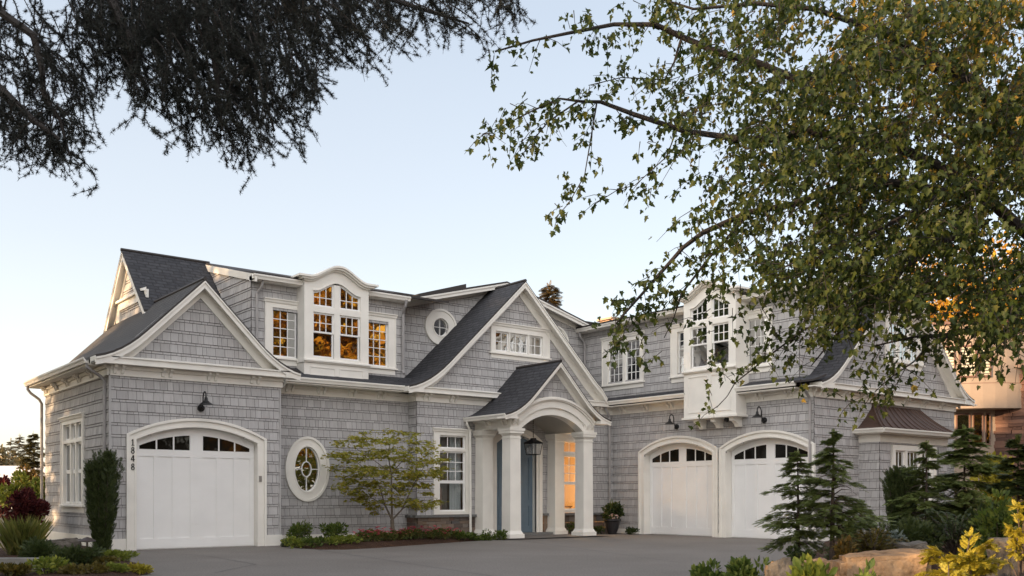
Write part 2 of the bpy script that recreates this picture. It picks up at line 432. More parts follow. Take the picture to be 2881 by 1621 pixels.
# ---- frieze boards, brackets, soffits, gutters, cornices
fz = MB(); so = MB(); gu = MB(); FRZ = {}
def frieze(P, s0, s1, e0=0, e1=0):
    m = MB(); m.box(P, s0, s1, 3.97, 4.21, 0, .05); m.box(P, s0, s1, 4.12, 4.20, .05, .10)
    FRZ[P] = m.build('frieze', M['trim'], H)
def brackets(P, s0, s1, step=1.12, first=.35):
    s = s0+first
    while s < s1-.1:
        for d in (-.085, .085):
            mb = MB(); pr = [(.05, 4.205), (.20, 4.205), (.20, 4.15), (.12, 4.10), (.09, 4.02), (.05, 4.01)]
            mb.prof(P, s+d-.035, s+d+.035, pr); mb.build('bracket', M['trim'], FRZ[P])
        s += step
GP = lambda o, z: [(o, z), (o+.085, z), (o+.10, z+.05), (o+.125, z+.09), (o+.125, z+.125), (o+.105, z+.125), (o+.10, z+.10), (o+.02, z+.02), (o, z+.125)]
def gutter(P, s0, s1, o, z): gu.prof(P, s0, s1, GP(o, z))
frieze(PG, XL, 10.5); frieze(PL, -28.6, -YG); frieze(PM, 10.45, 14.95); frieze(PC, 14.95, XR); frieze(FB(15.0), -YM, -YC-.05)
frieze(PR, -23.35, -19.72); frieze(PR, -17.78, -YE); frieze(PE, XR, 30.6)
# soffits
so.box(PG, XL-.40, 10.84, 4.205, 4.235, 0, .30); so.box(PL, -28.96, -YG-.3, 4.206, 4.236, 0, .38)
so.box(PM, 10.84, 14.6, 4.205, 4.235, 0, .50); so.box(PC, 14.55, 22.4, 4.206, 4.236, 0, .30)
so.box(PR, -23.9, -YE-.3, 4.205, 4.235, 0, .45); so.box(PE, 22.43, 31.5, 4.206, 4.236, 0, .30)
# level cornices across the gables
def cornice(P, s0, s1):
    fz.prof(P, s0, s1, [(0, 4.236), (.29, 4.236), (.29, 4.33), (.325, 4.34), (.325, 4.365), (0, 4.43)])
cornice(PG, 6.30, 10.75); cornice(PC, 15.0, 22.4); cornice(PE, 23.3, 31.3)
gutter(PL, -28.96, -YG-.3, .36, 4.245); gutter(PM, 10.9, 14.62, .46, 4.245); gutter(PR, -24.2, -19.72, .42, 4.265); gutter(PR, -17.78, -YE-.28, .42, 4.265)
fz.each('cornice', M['trim'], H)
so.each('soffit', M['trim'], H)
gu.each('gutter', M['trim'], H)
brackets(PG, XL, 10.4, 1.08, .18); brackets(PM, 10.9, 15.0, .93, .35); brackets(PC, 15.0, 17.0, .93, .30); brackets(PC, 19.9, 22.6, .93, .3)
brackets(PR, -23.3, -19.8, 1.05, .5); brackets(PR, -17.6, -YE, 1.0, .35); brackets(PE, XR, 30.6, 1.08, .3); brackets(PL, -28.5, -YG, 1.1, .3)

# ---- roofs
RM = [M['roof'], M['edge']]; RW2 = [M['roof_warm'], M['edge']]
def flared(c, zr, ze, half, slope, n=6):
    """(distance from ridge, height) from the kicked-out eave up to the ridge"""
    pts = [(half, ze)]
    k = half-2*(ze-(zr-slope*half))/(slope-.20)    # where the straight pitch ends
    zk = zr-slope*k
    for i in range(1, n+1):
        t = i/n; d = half+(k-half)*t
        # quadratic from (half,ze) to (k,zk) leaving at the roof pitch
        a = (half-d)/(half-k)
        m0 = (zk-ze)*2-slope*(half-k)
        z = ze + m0*a + (zk-ze-m0)*a*a
        pts.append((d, z))
    pts += [(k*.5, zr-slope*k*.5), (0, zr)]
    return pts
def gable_roof(cx, zr, ze, half, slope, y0, y1, parent=H, mats=RM, sides=(-1, 1), y1r=None, half_r=None, name='roof'):
    for sg in sides:
        pf = flared(cx, zr, ze, half, slope)
        ye = y1 if sg < 0 or y1r is None else y1r
        if sg > 0 and half_r: pf = [(d, z) for d, z in pf if d <= half_r] ; pf = [(half_r, zr-slope*half_r)] + [p for p in pf if p[0] < half_r-.01]
        rows = [[(cx+sg*d, y, z) for d, z in pf] for y in (y0, (y0+ye)/2, ye)]
        grid_slab(rows, .055, mats, parent, name)
    return flared(cx, zr, ze, half, slope)
# left wing, ridge front to back
pg = gable_roof(CG, 6.38, 4.37, 2.45, 1.0, YG-.33, 29.0, mats=RW2, y1r=27.0)
# main ridge along the front
ry, rz = 27.5, 8.05
grid_slab([[(x, YD+1.3, rz-1.0*(ry-YD-1.3)), (x, 26.5, rz-1.0), (x, ry, rz)] for x in (8.02, 9.3, 10.48)], .06, RM, H, 'roof')
grid_slab([[(x, ry, rz), (x, 28.4, rz-1.03), (x, 29.3, rz-2.1), (x, 33.3, 4.3)] for x in (8.02, 20, 31)], .06, RM, H, 'roof')
grid_slab([[(x, YD-.36, 7.12), (x, 25.8, 7.53), (x, ry, rz)] for x in (10.36, 13, 16.5)], .06, RM, H, 'roof')
# skirt roofs below the dormers
grid_slab([[(x, YM-.52, 4.37), (x, YM-.05, 4.52), (x, YD+.03, 4.76)] for x in (10.5, 13, 15.4)], .05, RM, H, 'roof')
for a, b in ((24.9, 19.70), (17.80, 15.2)):
    grid_slab([[(XR-.50, y, 4.39), (XR-.2, y, 4.47), (XD+.03, y, 4.58)] for y in (a, (a+b)/2, b)], .05, RM, H, 'roof')
# entry gable
pc = gable_roof(CC, 7.90, 4.37, 4.22, .965, YC-.36, 26.4, half_r=3.5)
# low cross gable above it
for sg in (-1, 1):
    grid_slab([[(19.2+sg*4.2, y, 7.10), (19.2+sg*2, y, 7.68), (19.2, y, 8.2)] for y in (YR-.42, 27, 30)], .06, RW2, H, 'roof')
# right wing
pe = gable_roof(27.0, 8.05, 4.38, 4.25, .96, YE-.33, 16.1)
grid_slab([[(27.0+d, y, z) for d, z in flared(0, 8.05, 4.38, 4.25, .96)] for y in (16.1, 22, 33)], .055, RM, H, 'roof')
grid_slab([[(XD-.42, y, 7.12), (25, y, 7.62), (27.0, y, 8.05)] for y in (15.98, 20, 25.6)], .06, RM, H, 'roof')
# ridge caps
def cap(p, q): 
    mb = MB(); mb.tube([p, q], .05, 6); mb.build('ridge_cap', M['edge'], H)
cap((CG, YG-.34, 6.38), (CG, 26.2, 6.38)); cap((8.0, ry, rz), (10.5, ry, rz)); cap((CC, YC-.37, 7.9), (CC, 25, 7.9)); cap((27, YE-.34, 8.05), (27, 16.1, 8.05))
# low skylight curb on the cross gable, and the tan chimney top behind
mb = MB(); mb.add([(16.9, 26.2, 7.55), (18.8, 26.2, 7.98), (18.8, 27.0, 7.98), (16.9, 27.0, 7.55), (16.9, 26.2, 7.78), (18.8, 26.2, 8.36), (18.8, 27.0, 8.36), (16.9, 27.0, 7.78)],
    [(0, 1, 5, 4), (1, 2, 6, 5), (2, 3, 7, 6), (3, 0, 4, 7), (4, 5, 6, 7)]); mb.build('skylight', M['edge'], H)
mb = MB(); mb.box(FA(29.5), 28.1, 29.6, 6, 8.62, 0, .8); mb.box(FA(29.55), 28.0, 29.7, 8.62, 8.70, -.05, .85)
mb.build('chimney', plain('tan_stucco_cap', (.50, .34, .24), .8, noise=.08), H)

# ---- rake trim on every gable
def rake(P, c, pf, o_out, wall_w=.24, sides=(-1, 1), trunc=None, name='rake_trim', dz=.055):
    mb = MB()
    for sg in sides:
        pts = [(c+sg*d, z-dz) for d, z in pf]
        if trunc and sg > 0:
            sl = (pf[-1][1]-pf[-2][1])/(pf[-2][0]-pf[-1][0]); pts = [(c+trunc, pf[-1][1]-sl*trunc-dz)] + [p for p in pts if abs(p[0]-c) < trunc-.01]
        low = [(s, z-.17) for s, z in pts]
        mb.ring(P, pts, low, o_out-.04, o_out-.005)
        lip = [(s, z-.045) for s, z in pts]; mb.ring(P, pts, lip, o_out-.006, o_out+.022)
        mb.ring(P, [(s, z-.03) for s, z in pts], [(s, z-.06) for s, z in pts], .02, o_out-.04)      # sloping soffit
        strt = [p for p in pts if p[1] > 4.40 or P is not PG]
        fr = [(s, z-.06) for s, z in pts if abs(s-c) < pf[0][0]-.35]
        if sg: mb.ring(P, fr, [(s, z-wall_w*1.25) for s, z in fr], .0, .055)
    return mb.build(name, M['trim'], H)
rake(PG, CG, pg, .33); rake(PC, CC, pc, .36, trunc=3.5); rake(PE, 27.0, pe, .33)
# plumb end boxes of the left gables' kicked eaves
mb = MB()
for P, s0, s1, o in ((PG, 5.93, 6.34, .33), (PG, 10.46, 10.86, .33), (PC, 14.5, 15.02, .36), (PE, 22.72, 23.35, .33), (PE, 30.7, 31.27, .33)):
    mb.box(P, s0, s1, 4.20, 4.345, -.05, o-.006)
mb.each('eave_return', M['trim'], H)
# main gable end on the left (faces -X)
mb = MB(); P = FB(8.25)
for pts in ([(-ry, rz-.06), (-25.4, rz-.06-1.0*2.1)], [(-ry, rz-.06), (-28.4, rz-1.09), (-29.25, rz-2.1)]):
    mb.ring(P, pts, [(s, z-.22) for s, z in pts], .17, .21); mb.ring(P, pts, [(s, z-.04) for s, z in pts], .208, .235)
    mb.ring(P, [(s, z-.02) for s, z in pts], [(s, z-.05) for s, z in pts], .0, .18); mb.ring(P, pts, [(s, z-.34) for s, z in pts], 0, .05)
mb.box(P, -28.9, -25.9, 6.50, 6.72, 0, .06); mb.prof(P, -28.7, -26.1, [(0, 6.72), (.14, 6.70), (.14, 6.76), (0, 6.82)])
mb.box(P, -28.6, -28.3, 6.0, 6.5, 0, .055)
mb.build('rake_trim', M['trim'], H)
# eaves of the dormers
mb = MB()
mb.prof(PD, 10.34, 15.15, [(0, 6.93), (.26, 6.93), (.26, 7.06), (0, 7.06)]); mb.prof(PD, 10.3, 15.15, GP(.255, 6.95))
mb.prof(PXD, -25.2, -19.75, [(0, 6.93), (.30, 6.93), (.30, 7.06), (0, 7.06)]); mb.prof(PXD, -25.2, -19.75, GP(.295, 6.95))
mb.prof(PXD, -17.75, -15.95, [(0, 6.93), (.30, 6.93), (.30, 7.06), (0, 7.06)]); mb.prof(PXD, -17.75, -15.95, GP(.295, 6.95))
mb.each('dormer_eave', M['trim'], H)
mb = MB()       # raking fascia of the dormer cheeks
for P, a, b in ((FB(10.4), (-YD+.36, 7.06), (-27.5, 7.99)),):
    mb.ring(P, [a, b], [(a[0], a[1]-.19), (b[0], b[1]-.19)], .0, .06)
a, b = (XD-.42, 7.06), (26.9, 7.98); mb.ring(FA(16.04), [a, b], [(a[0], a[1]-.19), (b[0], b[1]-.19)], 0, .06)
for sg in (-1, 1):
    pts = [(19.2+sg*4.2, 7.04), (19.2, 8.14)]
    mb.ring(PRW, pts, [(s, z-.15) for s, z in pts], .36, .41); mb.ring(PRW, pts, [(s, z-.05) for s, z in pts], .40, .44)
    mb.ring(PRW, [(s, z-.03) for s, z in pts], [(s, z-.05) for s, z in pts], 0, .37); mb.ring(PRW, pts, [(s, z-.21) for s, z in pts], 0, .05)
mb.each('fascia', M['trim'], H)

# ---- garage doors
def garage_door(g, digits=False):
    P, s0, s1, zs, za, w, dep = (g[k] for k in ('P', 's0', 's1', 'zs', 'za', 'w', 'dep'))
    inner = [(s0, 0)] + arc(s0, s1, zs, za) + [(s1, 0)]
    outer = [(s0-w, 0)] + arc(s0-w, s1+w, zs+.11, za+.20) + [(s1+w, 0)]
    mb = MB(); mb.ring(P, outer, inner, -.02, .045)
    oo = [(s0-w-.012, 0)] + arc(s0-w-.012, s1+w+.012, zs+.115, za+.215) + [(s1+w+.012, 0)]
    oi = [(s0-w+.05, 0)] + arc(s0-w+.05, s1+w-.05, zs+.085, za+.15) + [(s1+w-.05, 0)]
    mb.ring(P, oo, oi, .04, .085)
    mid = [(s0-.05, 0)] + arc(s0-.05, s1+.05, zs+.03, za+.05) + [(s1+.05, 0)]
    mb.ring(P, mid, [(s0-.001, 0)] + arc(s0-.001, s1+.001, zs, za) + [(s1+.001, 0)], -dep-.02, .055)
    door = mb.build('garage_door', M['trim'], H)
    # leaf
    a, b = s0+.02, s1-.02; f = arc_z(s0, s1, zs, za); W = b-a
    mb = MB(); o0 = -dep
    mb.poly(P, [(s0, 0.0)] + arc(s0, s1, zs, za) + [(s1, 0.0)], o0-.05, o0)
    st, ce = .125, .30                     # stile and centre stile widths
    pw = (W-4*st-ce-.06)/6
    xs = []; x = a+st*.5+.03
    for k in range(6):
        xs.append((x, x+pw)); x += pw + (ce if k == 2 else st*.75)
    xs = [(p+(b-xs[-1][1]-(xs[0][0]-a))/2, q+(b-xs[-1][1]-(xs[0][0]-a))/2) for p, q in xs]
    edges = [a] + [t for p in xs for t in p] + [b]
    t_ = .018
    for k in range(0, len(edges), 2):                       # stiles, cut at the section joints
        for z0, z1 in ((.02, .565), (.572, 1.115), (1.122, 1.665), (1.672, 2.17)):
            mb.box(P, edges[k], edges[k+1], z0, z1, o0, o0+t_)
    for p, q in xs:
        mb.box(P, p, q, .02, .25, o0, o0+t_); 
    mb.box(P, a, b, 2.17, 2.335, o0, o0+t_)
    gz = lambda s: f(s)-.185
    for k in range(0, len(edges), 2):
        zt = max(2.34, min(f(edges[k]+.001), f(edges[k+1]-.001))-.02)
        mb.box(P, edges[k], edges[k+1], 2.335, zt, o0, o0+t_)
    # narrow the gaps between neighbouring panes to glazing bars
    ss = [a+(b-a)*i/30 for i in range(31)]
    mb.ring(P, [(s, f(s)-.005) for s in ss], [(s, max(2.34, gz(s))) for s in ss], o0-.01, o0+t_+.004)
    mb.build('door_leaf', M['white'], door)
    gx = []
    L0, L1 = xs[0][0]-.0, xs[2][1]; R0, R1 = xs[3][0], xs[5][1]
    bars = MB()
    for A, B in ((L0, L1), (R0, R1)):
        w3 = (B-A)/3
        for k in range(3):
            p, q = A+k*w3+.018, A+(k+1)*w3-.018
            n = 8; top = [(p+(q-p)*i/n, max(2.36, gz(p+(q-p)*i/n))) for i in range(n+1)]
            mb2 = MB(); mb2.poly(P, [(p, 2.335), (q, 2.335)] + top[::-1], o0+.002, o0+.0205)
            mb2.build('pane', M['glass_dark'], door)
            if k: bars.box(P, A+k*w3-.018, A+k*w3+.018, 2.335, max(2.36, gz(A+k*w3))+.03, o0+.001, o0+.03)
    bars.each('glazing_bar', M['white'], door)
    return door
garage_door(G1); garage_door(G2); garage_door(G3)
mb = MB(); mb.box(PG, 9.86, 9.93, 1.60, 1.74, .045, .075); mb.build('keypad', plain('keypad_grey', (.25, .23, .21), .5), H)
mb = MB(); mb.box(PC, 17.47, 17.55, 1.42, 1.60, .02, .07); mb.build('doorbell', M['black'], H)

# ---- windows
def sash_unit(sb, gb, P, s0, s1, z0, z1, nc, nr, o=-.035, fr=.045, mun=.02):
    sb.box(P, s0, s0+fr, z0, z1, o-.03, o+.012); sb.box(P, s1-fr, s1, z0, z1, o-.03, o+.012)
    sb.box(P, s0+fr, s1-fr, z0, z0+fr, o-.03, o+.012); sb.box(P, s0+fr, s1-fr, z1-fr, z1, o-.03, o+.012)
    a, b, c, d = s0+fr, s1-fr, z0+fr, z1-fr
    for k in range(1, nc): x = a+(b-a)*k/nc; sb.box(P, x-mun/2, x+mun/2, c, d, o-.018, o+.004)
    for k in range(1, nr): z = c+(d-c)*k/nr; sb.box(P, a, b, z-mun/2, z+mun/2, o-.017, o+.003)
    gb.add([P(a, c, o-.01), P(b, c, o-.01), P(b, d, o-.01), P(a, d, o-.01)], [(0, 1, 2, 3)])
def window(P, s0, s1, z0, z1, units, head='crown', sill=True, apron=.15, gm=None, base=-.06, cs=None):
    """casing from (s0,z0) to (s1,z1); units = sashes (s0,s1,z0,z1,columns,rows)"""
    a, b = min(u[0] for u in units), max(u[1] for u in units); c, d = min(u[2] for u in units), max(u[3] for u in units)
    mb = MB(); t = .042
    mb.box(P, s0, a, z0, z1, base, t); mb.box(P, b, s1, z0, z1, base, t); mb.box(P, a, b, d, z1, base, t); mb.box(P, a, b, z0, c, base, t-.004)
    mb.box(P, s0-.001, s0+.03, z0, z1, t, t+.022); mb.box(P, s1-.03, s1+.001, z0, z1, t, t+.022)
    us = sorted(set((round(u[0], 3), round(u[1], 3)) for u in units)); zs = sorted(set((round(u[2], 3), round(u[3], 3)) for u in units))
    for p, q in zip(us, us[1:]):
        if q[0] > p[1]+.01: mb.box(P, p[1], q[0], c, d, base, t-.012)
    for p, q in zip(zs, zs[1:]):
        if q[0] > p[1]+.01: mb.box(P, a, b, p[1], q[0], base, t-.010)
    if head == 'crown': mb.prof(P, s0-.03, s1+.03, [(0, z1), (.07, z1), (.085, z1+.06), (.115, z1+.075), (.115, z1+.10), (0, z1+.125)])
    w = mb.build('window', M['trim'], H)
    if sill:
        mb = MB(); mb.prof(P, s0-.05, s1+.05, [(0, z0-.045), (.09, z0-.045), (.09, z0-.005), (0, z0+.012)])
        if apron: mb.box(P, s0+.02, s1-.02, z0-.045-apron, z0-.045, 0, .035)
        mb.build('sill', M['trim'], w)
    sb = MB(); gl = MB()
    for u in units: sash_unit(sb, gl, P, *u)
    sb.build('sash', M['sash'], w); gl.build('glass_pane', gm or M['glass'], w)
    return w
# dormer side windows (left roof and right roof)
window(PD, 10.76, 11.9, 4.98, 6.45, [(10.98, 11.70, 5.0, 6.32, 3, 5)], head='crown')
window(PD, 13.55, 14.83, 4.98, 6.45, [(13.88, 14.58, 5.0, 6.32, 3, 5)], head='crown')
window(PXD, -23.93, -21.98, 5.02, 6.55, [(-23.66, -22.96, 5.06, 6.42, 3, 5), (-22.84, -22.16, 5.06, 6.42, 3, 5)])
window(PXD, -20.79, -19.5, 5.02, 6.55, [(-20.52, -19.76, 5.08, 6.42, 3, 5)])
window(PXD, -18.0, -16.93, 5.02, 6.55, [(-17.82, -17.12, 5.08, 6.42, 3, 5)])
# entry gable triple window
window(PC, 17.65, 20.0, 5.64, 6.46, [(17.84, 18.37, 5.69, 6.30, 2, 2), (18.41, 19.13, 5.69, 6.30, 3, 2), (19.18, 19.72, 5.69, 6.30, 2, 2)], apron=.13)
# entry windows
for a, b, gm in ((LW[0], LW[1], M['glass_clear']), (RW[0], RW[1], M['glass_clear'])):
    window(PC, a, b, .70, 3.13, [(a+.22, b-.15, 2.64, 3.03, 3, 1), (a+.22, b-.15, 1.66, 2.56, 3, 3), (a+.22, b-.15, .79, 1.66, 1, 1)], sill=False, gm=gm)
# left side windows
uu = []
for p, q in ((-26.52, -25.92), (-25.84, -25.44), (-25.36, -24.80)):
    uu += [(p, q, 2.66, 3.06, 2, 1), (p, q, 1.86, 2.58, 1, 1), (p, q, 1.06, 1.86, 1, 1)]
window(PL, -26.75, -24.6, 1.02, 3.16, uu, apron=.14)
# gable window on the right end
window(PE, 26.41, 28.56, 5.30, 6.62, [(26.62, 27.14, 5.36, 6.46, 2, 4), (27.2, 27.78, 5.36, 6.46, 2, 4), (27.84, 28.36, 5.36, 6.46, 2, 4)])

def round_window(P, cs, cz, a, b, ai, bi, kind):
    E = lambda ra, rb, n=40: [(cs+ra*math.cos(2*math.pi*k/n), cz+rb*math.sin(2*math.pi*k/n)) for k in range(n)]
    mb = MB(); mb.ring(P, E(a, b), E(ai, bi), -.05, .045, closed=True); mb.ring(P, E(a+.02, b+.02), E(a-.045, b-.045), .02, .075, closed=True)
    mb.ring(P, E(ai+.035, bi+.035), E(ai, bi), .04, .06, closed=True)
    w = mb.build('window', M['trim'], H); w['label'] = kind[1]
    sb = MB(); gl = MB(); n = 40
    sb.ring(P, E(ai+.002, bi+.002), E(ai-.025, bi-.025), -.05, -.02, closed=True)
    if kind[0] == 'oval':
        c, d = ai*.40, bi*.345
        sb.ring(P, E(c, d), E(c-.022, d-.022), -.04, -.015, closed=True)
        for s, z0, z1 in ((cs, cz+d-.01, cz+bi-.01), (cs, cz-bi+.01, cz-d+.01)): sb.box(P, s-.011, s+.011, z0, z1, -.039, -.018)
        for s0, s1 in ((cs-ai+.01, cs-c+.01), (cs+c-.01, cs+ai-.01)): sb.box(P, s0, s1, cz-.011, cz+.011, -.039, -.018)
    else:
        sb.box(P, cs-.008, cs+.008, cz-bi+.01, cz+bi-.01, -.039, -.018); sb.box(P, cs-ai+.01, cs+ai-.01, cz-.008, cz+.008, -.038, -.019)
    gl.add([P(s, z, -.045) for s, z in E(ai, bi)], [list(range(n))])
    sb.build('sash', M['sash'], w); gl.build('glass_pane', M['glass'], w)
round_window(PM, 11.78, 1.97, .63, .86, .375, .61, ('oval', 'tall oval window with a small oval ring in its bars'))
round_window(PRW, 16.87, 6.51, .575, .55, .28, .275, ('round', 'small round window with crossed bars'))
round_window(PRW, 21.6, 6.51, .575, .55, .28, .275, ('round', 'round window half hidden by the entry gable'))

# ---- projecting bay dormers with curved crowns
def bay(P, c, dz, bottom, depth):
    hw = .99; z = lambda t: t+dz
    def sm(t): t = max(0, min(1, t)); return t*t*(3-2*t)
    crown = lambda s: z(7.21)+.36*sm(1-(abs(s-c)-.03)/.86)
    archz = lambda s: z(6.83)+.27*sm(1-(abs(s-c)-.02)/.66)
    ss = [c-hw+2*hw*i/40 for i in range(41)]
    mb = MB()
    # body: cheeks, bottom, and front boards around the glass
    mb.box(P, c-hw, c-hw+.04, bottom, z(7.2), -depth, -.041); mb.box(P, c+hw-.04, c+hw, bottom, z(7.2), -depth, -.041)
    mb.box(P, c-hw+.04, c+hw-.04, bottom, bottom+.04, -depth, -.041)
    gl, gr, m0, m1 = c-.73, c+.73, c-.085, c+.085
    mb.box(P, c-hw, gl, z(4.92), z(6.83), -.04, .012); mb.box(P, gr, c+hw, z(4.92), z(6.83), -.04, .012); mb.box(P, m0, m1, z(4.98), z(7.06), -.04, .0)
    mb.box(P, gl, gr, z(6.255), z(6.42), -.04, .004); mb.box(P, gl, gr, z(4.92), z(5.03), -.04, .006)
    mb.box(P, c-hw, c+hw, bottom, z(4.92), -.04, .0)
    ring_s = [c-hw] + [gl+(gr-gl)*i/30 for i in range(31)] + [c+hw]
    low = [(c-hw, z(6.83))] + [(s, archz(s)) for s in ring_s[1:-1]] + [(c+hw, z(6.83))]
    mb.ring(P, [(s, crown(s)-.05) for s in ring_s], low, -.04, .012)
    body = mb.build('bay_dormer', M['trim'], H)
    # crown moulding, two steps, and its little roof
    mb = MB(); sc = [c-hw-.22+2*(hw+.22)*i/48 for i in range(49)]
    mb.ring(P, [(s, crown(s)-.005) for s in sc], [(s, crown(s)-.06) for s in sc], -.75, .20)
    mb.ring(P, [(s, crown(s)-.06) for s in sc[2:-2]], [(s, crown(s)-.11) for s in sc[2:-2]], -.7, .15)
    mb.ring(P, [(s, crown(s)-.11) for s in sc[4:-4]], [(s, crown(s)-.155) for s in sc[4:-4]], -.7, .075)
    mb.build('crown_moulding', M['trim'], body)
    # moulding above the arched glass, sill, panel frames
    mb = MB()
    mb.ring(P, [(s, archz(s)+.035) for s in ring_s[1:-1]], [(s, archz(s)) for s in ring_s[1:-1]], .0, .03)
    mb.build('arch_moulding', M['trim'], body); mb = MB()
    mb.prof(P, c-hw-.03, c+hw+.03, [(-depth, z(4.87)), (.045, z(4.87)), (.055, z(4.90)), (.085, z(4.905)), (.085, z(4.945)), (0, z(4.97)), (-depth, z(4.97))])
    mb.build('sill', M['trim'], body)
    mb = MB(); pb, pt = max(bottom+.13, z(3.7)), z(4.74)
    for p, q in ((c-hw+.2, c-.09), (c+.09, c+hw-.2)):
        mb.box(P, p-.03, p, pb, pt, 0, .016); mb.box(P, q, q+.03, pb, pt, 0, .016); mb.box(P, p-.03, q+.03, pt, pt+.03, 0, .0165); mb.box(P, p-.03, q+.03, pb-.03, pb, 0, .0165)
    mb.each('panel_moulding', M['trim'], body)
    sb = MB(); gb = MB()
    for p, q in ((gl, m0), (m1, gr)):
        sash_unit(sb, gb, P, p, q, z(5.70), z(6.255), 3, 2, o=-.05); sash_unit(sb, gb, P, p, q, z(5.03), z(5.74), 1, 1, o=-.07)
        # arched transom
        n = 10; xs = [p+(q-p)*i/n for i in range(n+1)]
        sb.ring(P, [(s, archz(s)) for s in xs], [(s, archz(s)-.05) for s in xs], -.075, -.035)
        sb.box(P, p, q, z(6.42), z(6.465), -.075, -.036); sb.box(P, p, p+.045, z(6.465), archz(p+.02)-.03, -.075, -.037); sb.box(P, q-.045, q, z(6.465), archz(q-.02)-.03, -.075, -.037)
        for k in (1, 2): x = p+.045+(q-p-.09)*k/3; sb.box(P, x-.01, x+.01, z(6.46), archz(x)-.03, -.068, -.044)
        sb.box(P, p+.04, q-.04, z(6.66), z(6.68), -.067, -.045)
        gb.add([P(s, zz, -.06) for s, zz in [(p, z(6.43)), (q, z(6.43))] + [(s, archz(s)-.01) for s in xs[::-1]]], [list(range(n+3))])
    sb.build('sash', M['sash'], body); gb.build('glass_pane', M['glass'], body)
    return body
bay(FA(23.80), 12.69, 0, 4.42, .5)
B2 = bay(FB(22.35), -18.755, .08, 3.62, .62)
mb = MB(); P = FB(22.35)
mb.box(P, -19.80, -17.71, 3.56, 3.62, -.55, .05)
mb.build('ledge', M['trim'], B2)
for s in (-19.35, -18.7, -18.0):
    mb = MB(); mb.prof(P, s-.08, s+.08, [(-.5, 3.56), (-.08, 3.56), (-.08, 3.46), (-.18, 3.44), (-.30, 3.36), (-.34, 3.28), (-.5, 3.28)]); mb.build('bracket', M['trim'], B2)
mb = MB(); mb.lathe((22.65, 18.35, 3.44), [(.05, 0), (.07, .03), (.07, .09), (.05, .12)], 10); mb.build('security_camera', M['black'], H)

# ---- front door
mb = MB(); s0, s1, zs, za = (DOOR[k] for k in ('s0', 's1', 'zs', 'za'))
inner = [(s0, 0.05)] + arc(s0, s1, zs, za) + [(s1, 0.05)]
out1 = [(s0-.22, 0.05)] + arc(s0-.22, s1+.22, zs+.10, za+.22) + [(s1+.22, 0.05)]
mid = [(s0-.09, 0.05)] + arc(s0-.09, s1+.09, zs+.05, za+.09) + [(s1+.09, 0.05)]
mb.ring(PC, out1, inner, -.03, .05); mb.ring(PC, out1, mid, .05, .09); mb.ring(PC, mid, inner, -.16, .03)
FD = mb.build('front_door', M['trim'], H)
mb = MB(); mb.poly(PC, inner, -.22, -.16); c = (s0+s1)/2
for p, q in ((s0+.015, c-.006), (c+.006, s1-.015)):
    fz_ = arc_z(s0, s1, zs, za)
    for a, b, z0, z1 in ((p, p+.14, .06, 2.84), (q-.14, q, .06, 2.84), (p+.14, q-.14, .06, .30), (p+.14, q-.14, .92, 1.12), (p+.14, q-.14, 2.45, 2.62)):
        mb.box(PC, a, b, z0, z1, -.16, -.135)
    for z0, z1 in ((.38, .84), (1.2, 2.37)): mb.box(PC, p+.21, q-.21, z0, z1, -.16, -.145)
mb.build('door_leaf', M['blue'], FD)
mb = MB(); mb.tube([PC(c+.07, 1.0, -.10), PC(c+.07, 1.3, -.10)], .014, 8); mb.build('handle', M['black'], FD)
mb = MB(); mb.box(FA(YC), 17.6, 19.75, .0, .10, -.1, .5); mb.build('door_step', M['stone_cap'], H)

# ---- portico
PF = FA(21.6); pcx = 18.675
PO = empty('portico', (pcx, 21.8, 0)); PO.parent = H; PO.matrix_parent_inverse = world_of(H).inverted()
def column(cx, cy, wall=False):
    mb = MB(); P = FA(cy)
    def sq(h, z0, z1, h2=None):
        h2 = h2 or h
        vs = [(cx+a*r, cy+b*r, zz) for zz, r in ((z0, h), (z1, h2)) for a, b in ((-1, -1), (1, -1), (1, 1), (-1, 1))]
        mb.add(vs, [(0, 1, 2, 3), (4, 5, 6, 7), (0, 1, 5, 4), (1, 2, 6, 5), (2, 3, 7, 6), (3, 0, 4, 7)])
    sq(.272, .03, .145); sq(.25, .146, .185, .23); sq(.23, .186, .24, .205); sq(.2, .24, 2.90, .188); sq(.205, 2.90, 2.93); sq(.188, 2.93, 2.99)
    sq(.20, 2.99, 3.05, .24); sq(.265, 3.05, 3.12); sq(.285, 3.121, 3.20)
    return mb.build('column', M['trim'], PO)
for x in (17.25, 20.10): column(x, 21.80); column(x, 23.12)
# arched entablature: front arch, side beams, vault
n = 30; a0, a1 = 17.47, 19.88
inn = arc(a0, a1, 3.21, 3.65, n)
band1 = arc(a0-.15, a1+.15, 3.30, 3.86, n); band2 = arc(a0-.30, a1+.30, 3.42, 4.07, n); band3 = arc(a0-.42, a1+.42, 3.50, 4.18, n)
mb = MB(); mb.ring(PF, band1, inn, -.34, .0); mb.ring(PF, band2, band1, -.2, .06); mb.ring(PF, band3, band2, -.2, .12); mb.ring(PF, arc(a0-.40, a1+.40, 3.49, 4.155, n), arc(a0-.34, a1+.34, 3.45, 4.10, n), .12, .16)
mb.build('arch', M['trim'], PO)
mb = MB()
for x in (17.25, 20.10):
    mb.box(FB(x), -23.34, -21.6, 3.20, 3.47, -.19, .19); mb.box(FB(x), -23.34, -21.56, 3.41, 3.47, -.23, .26)
    mb.box(PF, x-.21, x+.21, 3.20, 3.46, -.1, .03)
mb.each('entablature', M['trim'], PO)
for x, sg in ((16.99, -1),):
    for y in (21.75, 21.92, 22.55, 22.72):
        mb = MB(); mb.prof(FB(17.06), -y-.035, -y+.035, [(0, 3.45), (.12, 3.45), (.12, 3.41), (.05, 3.30), (0, 3.30)]); mb.build('bracket', M['trim'], PO)
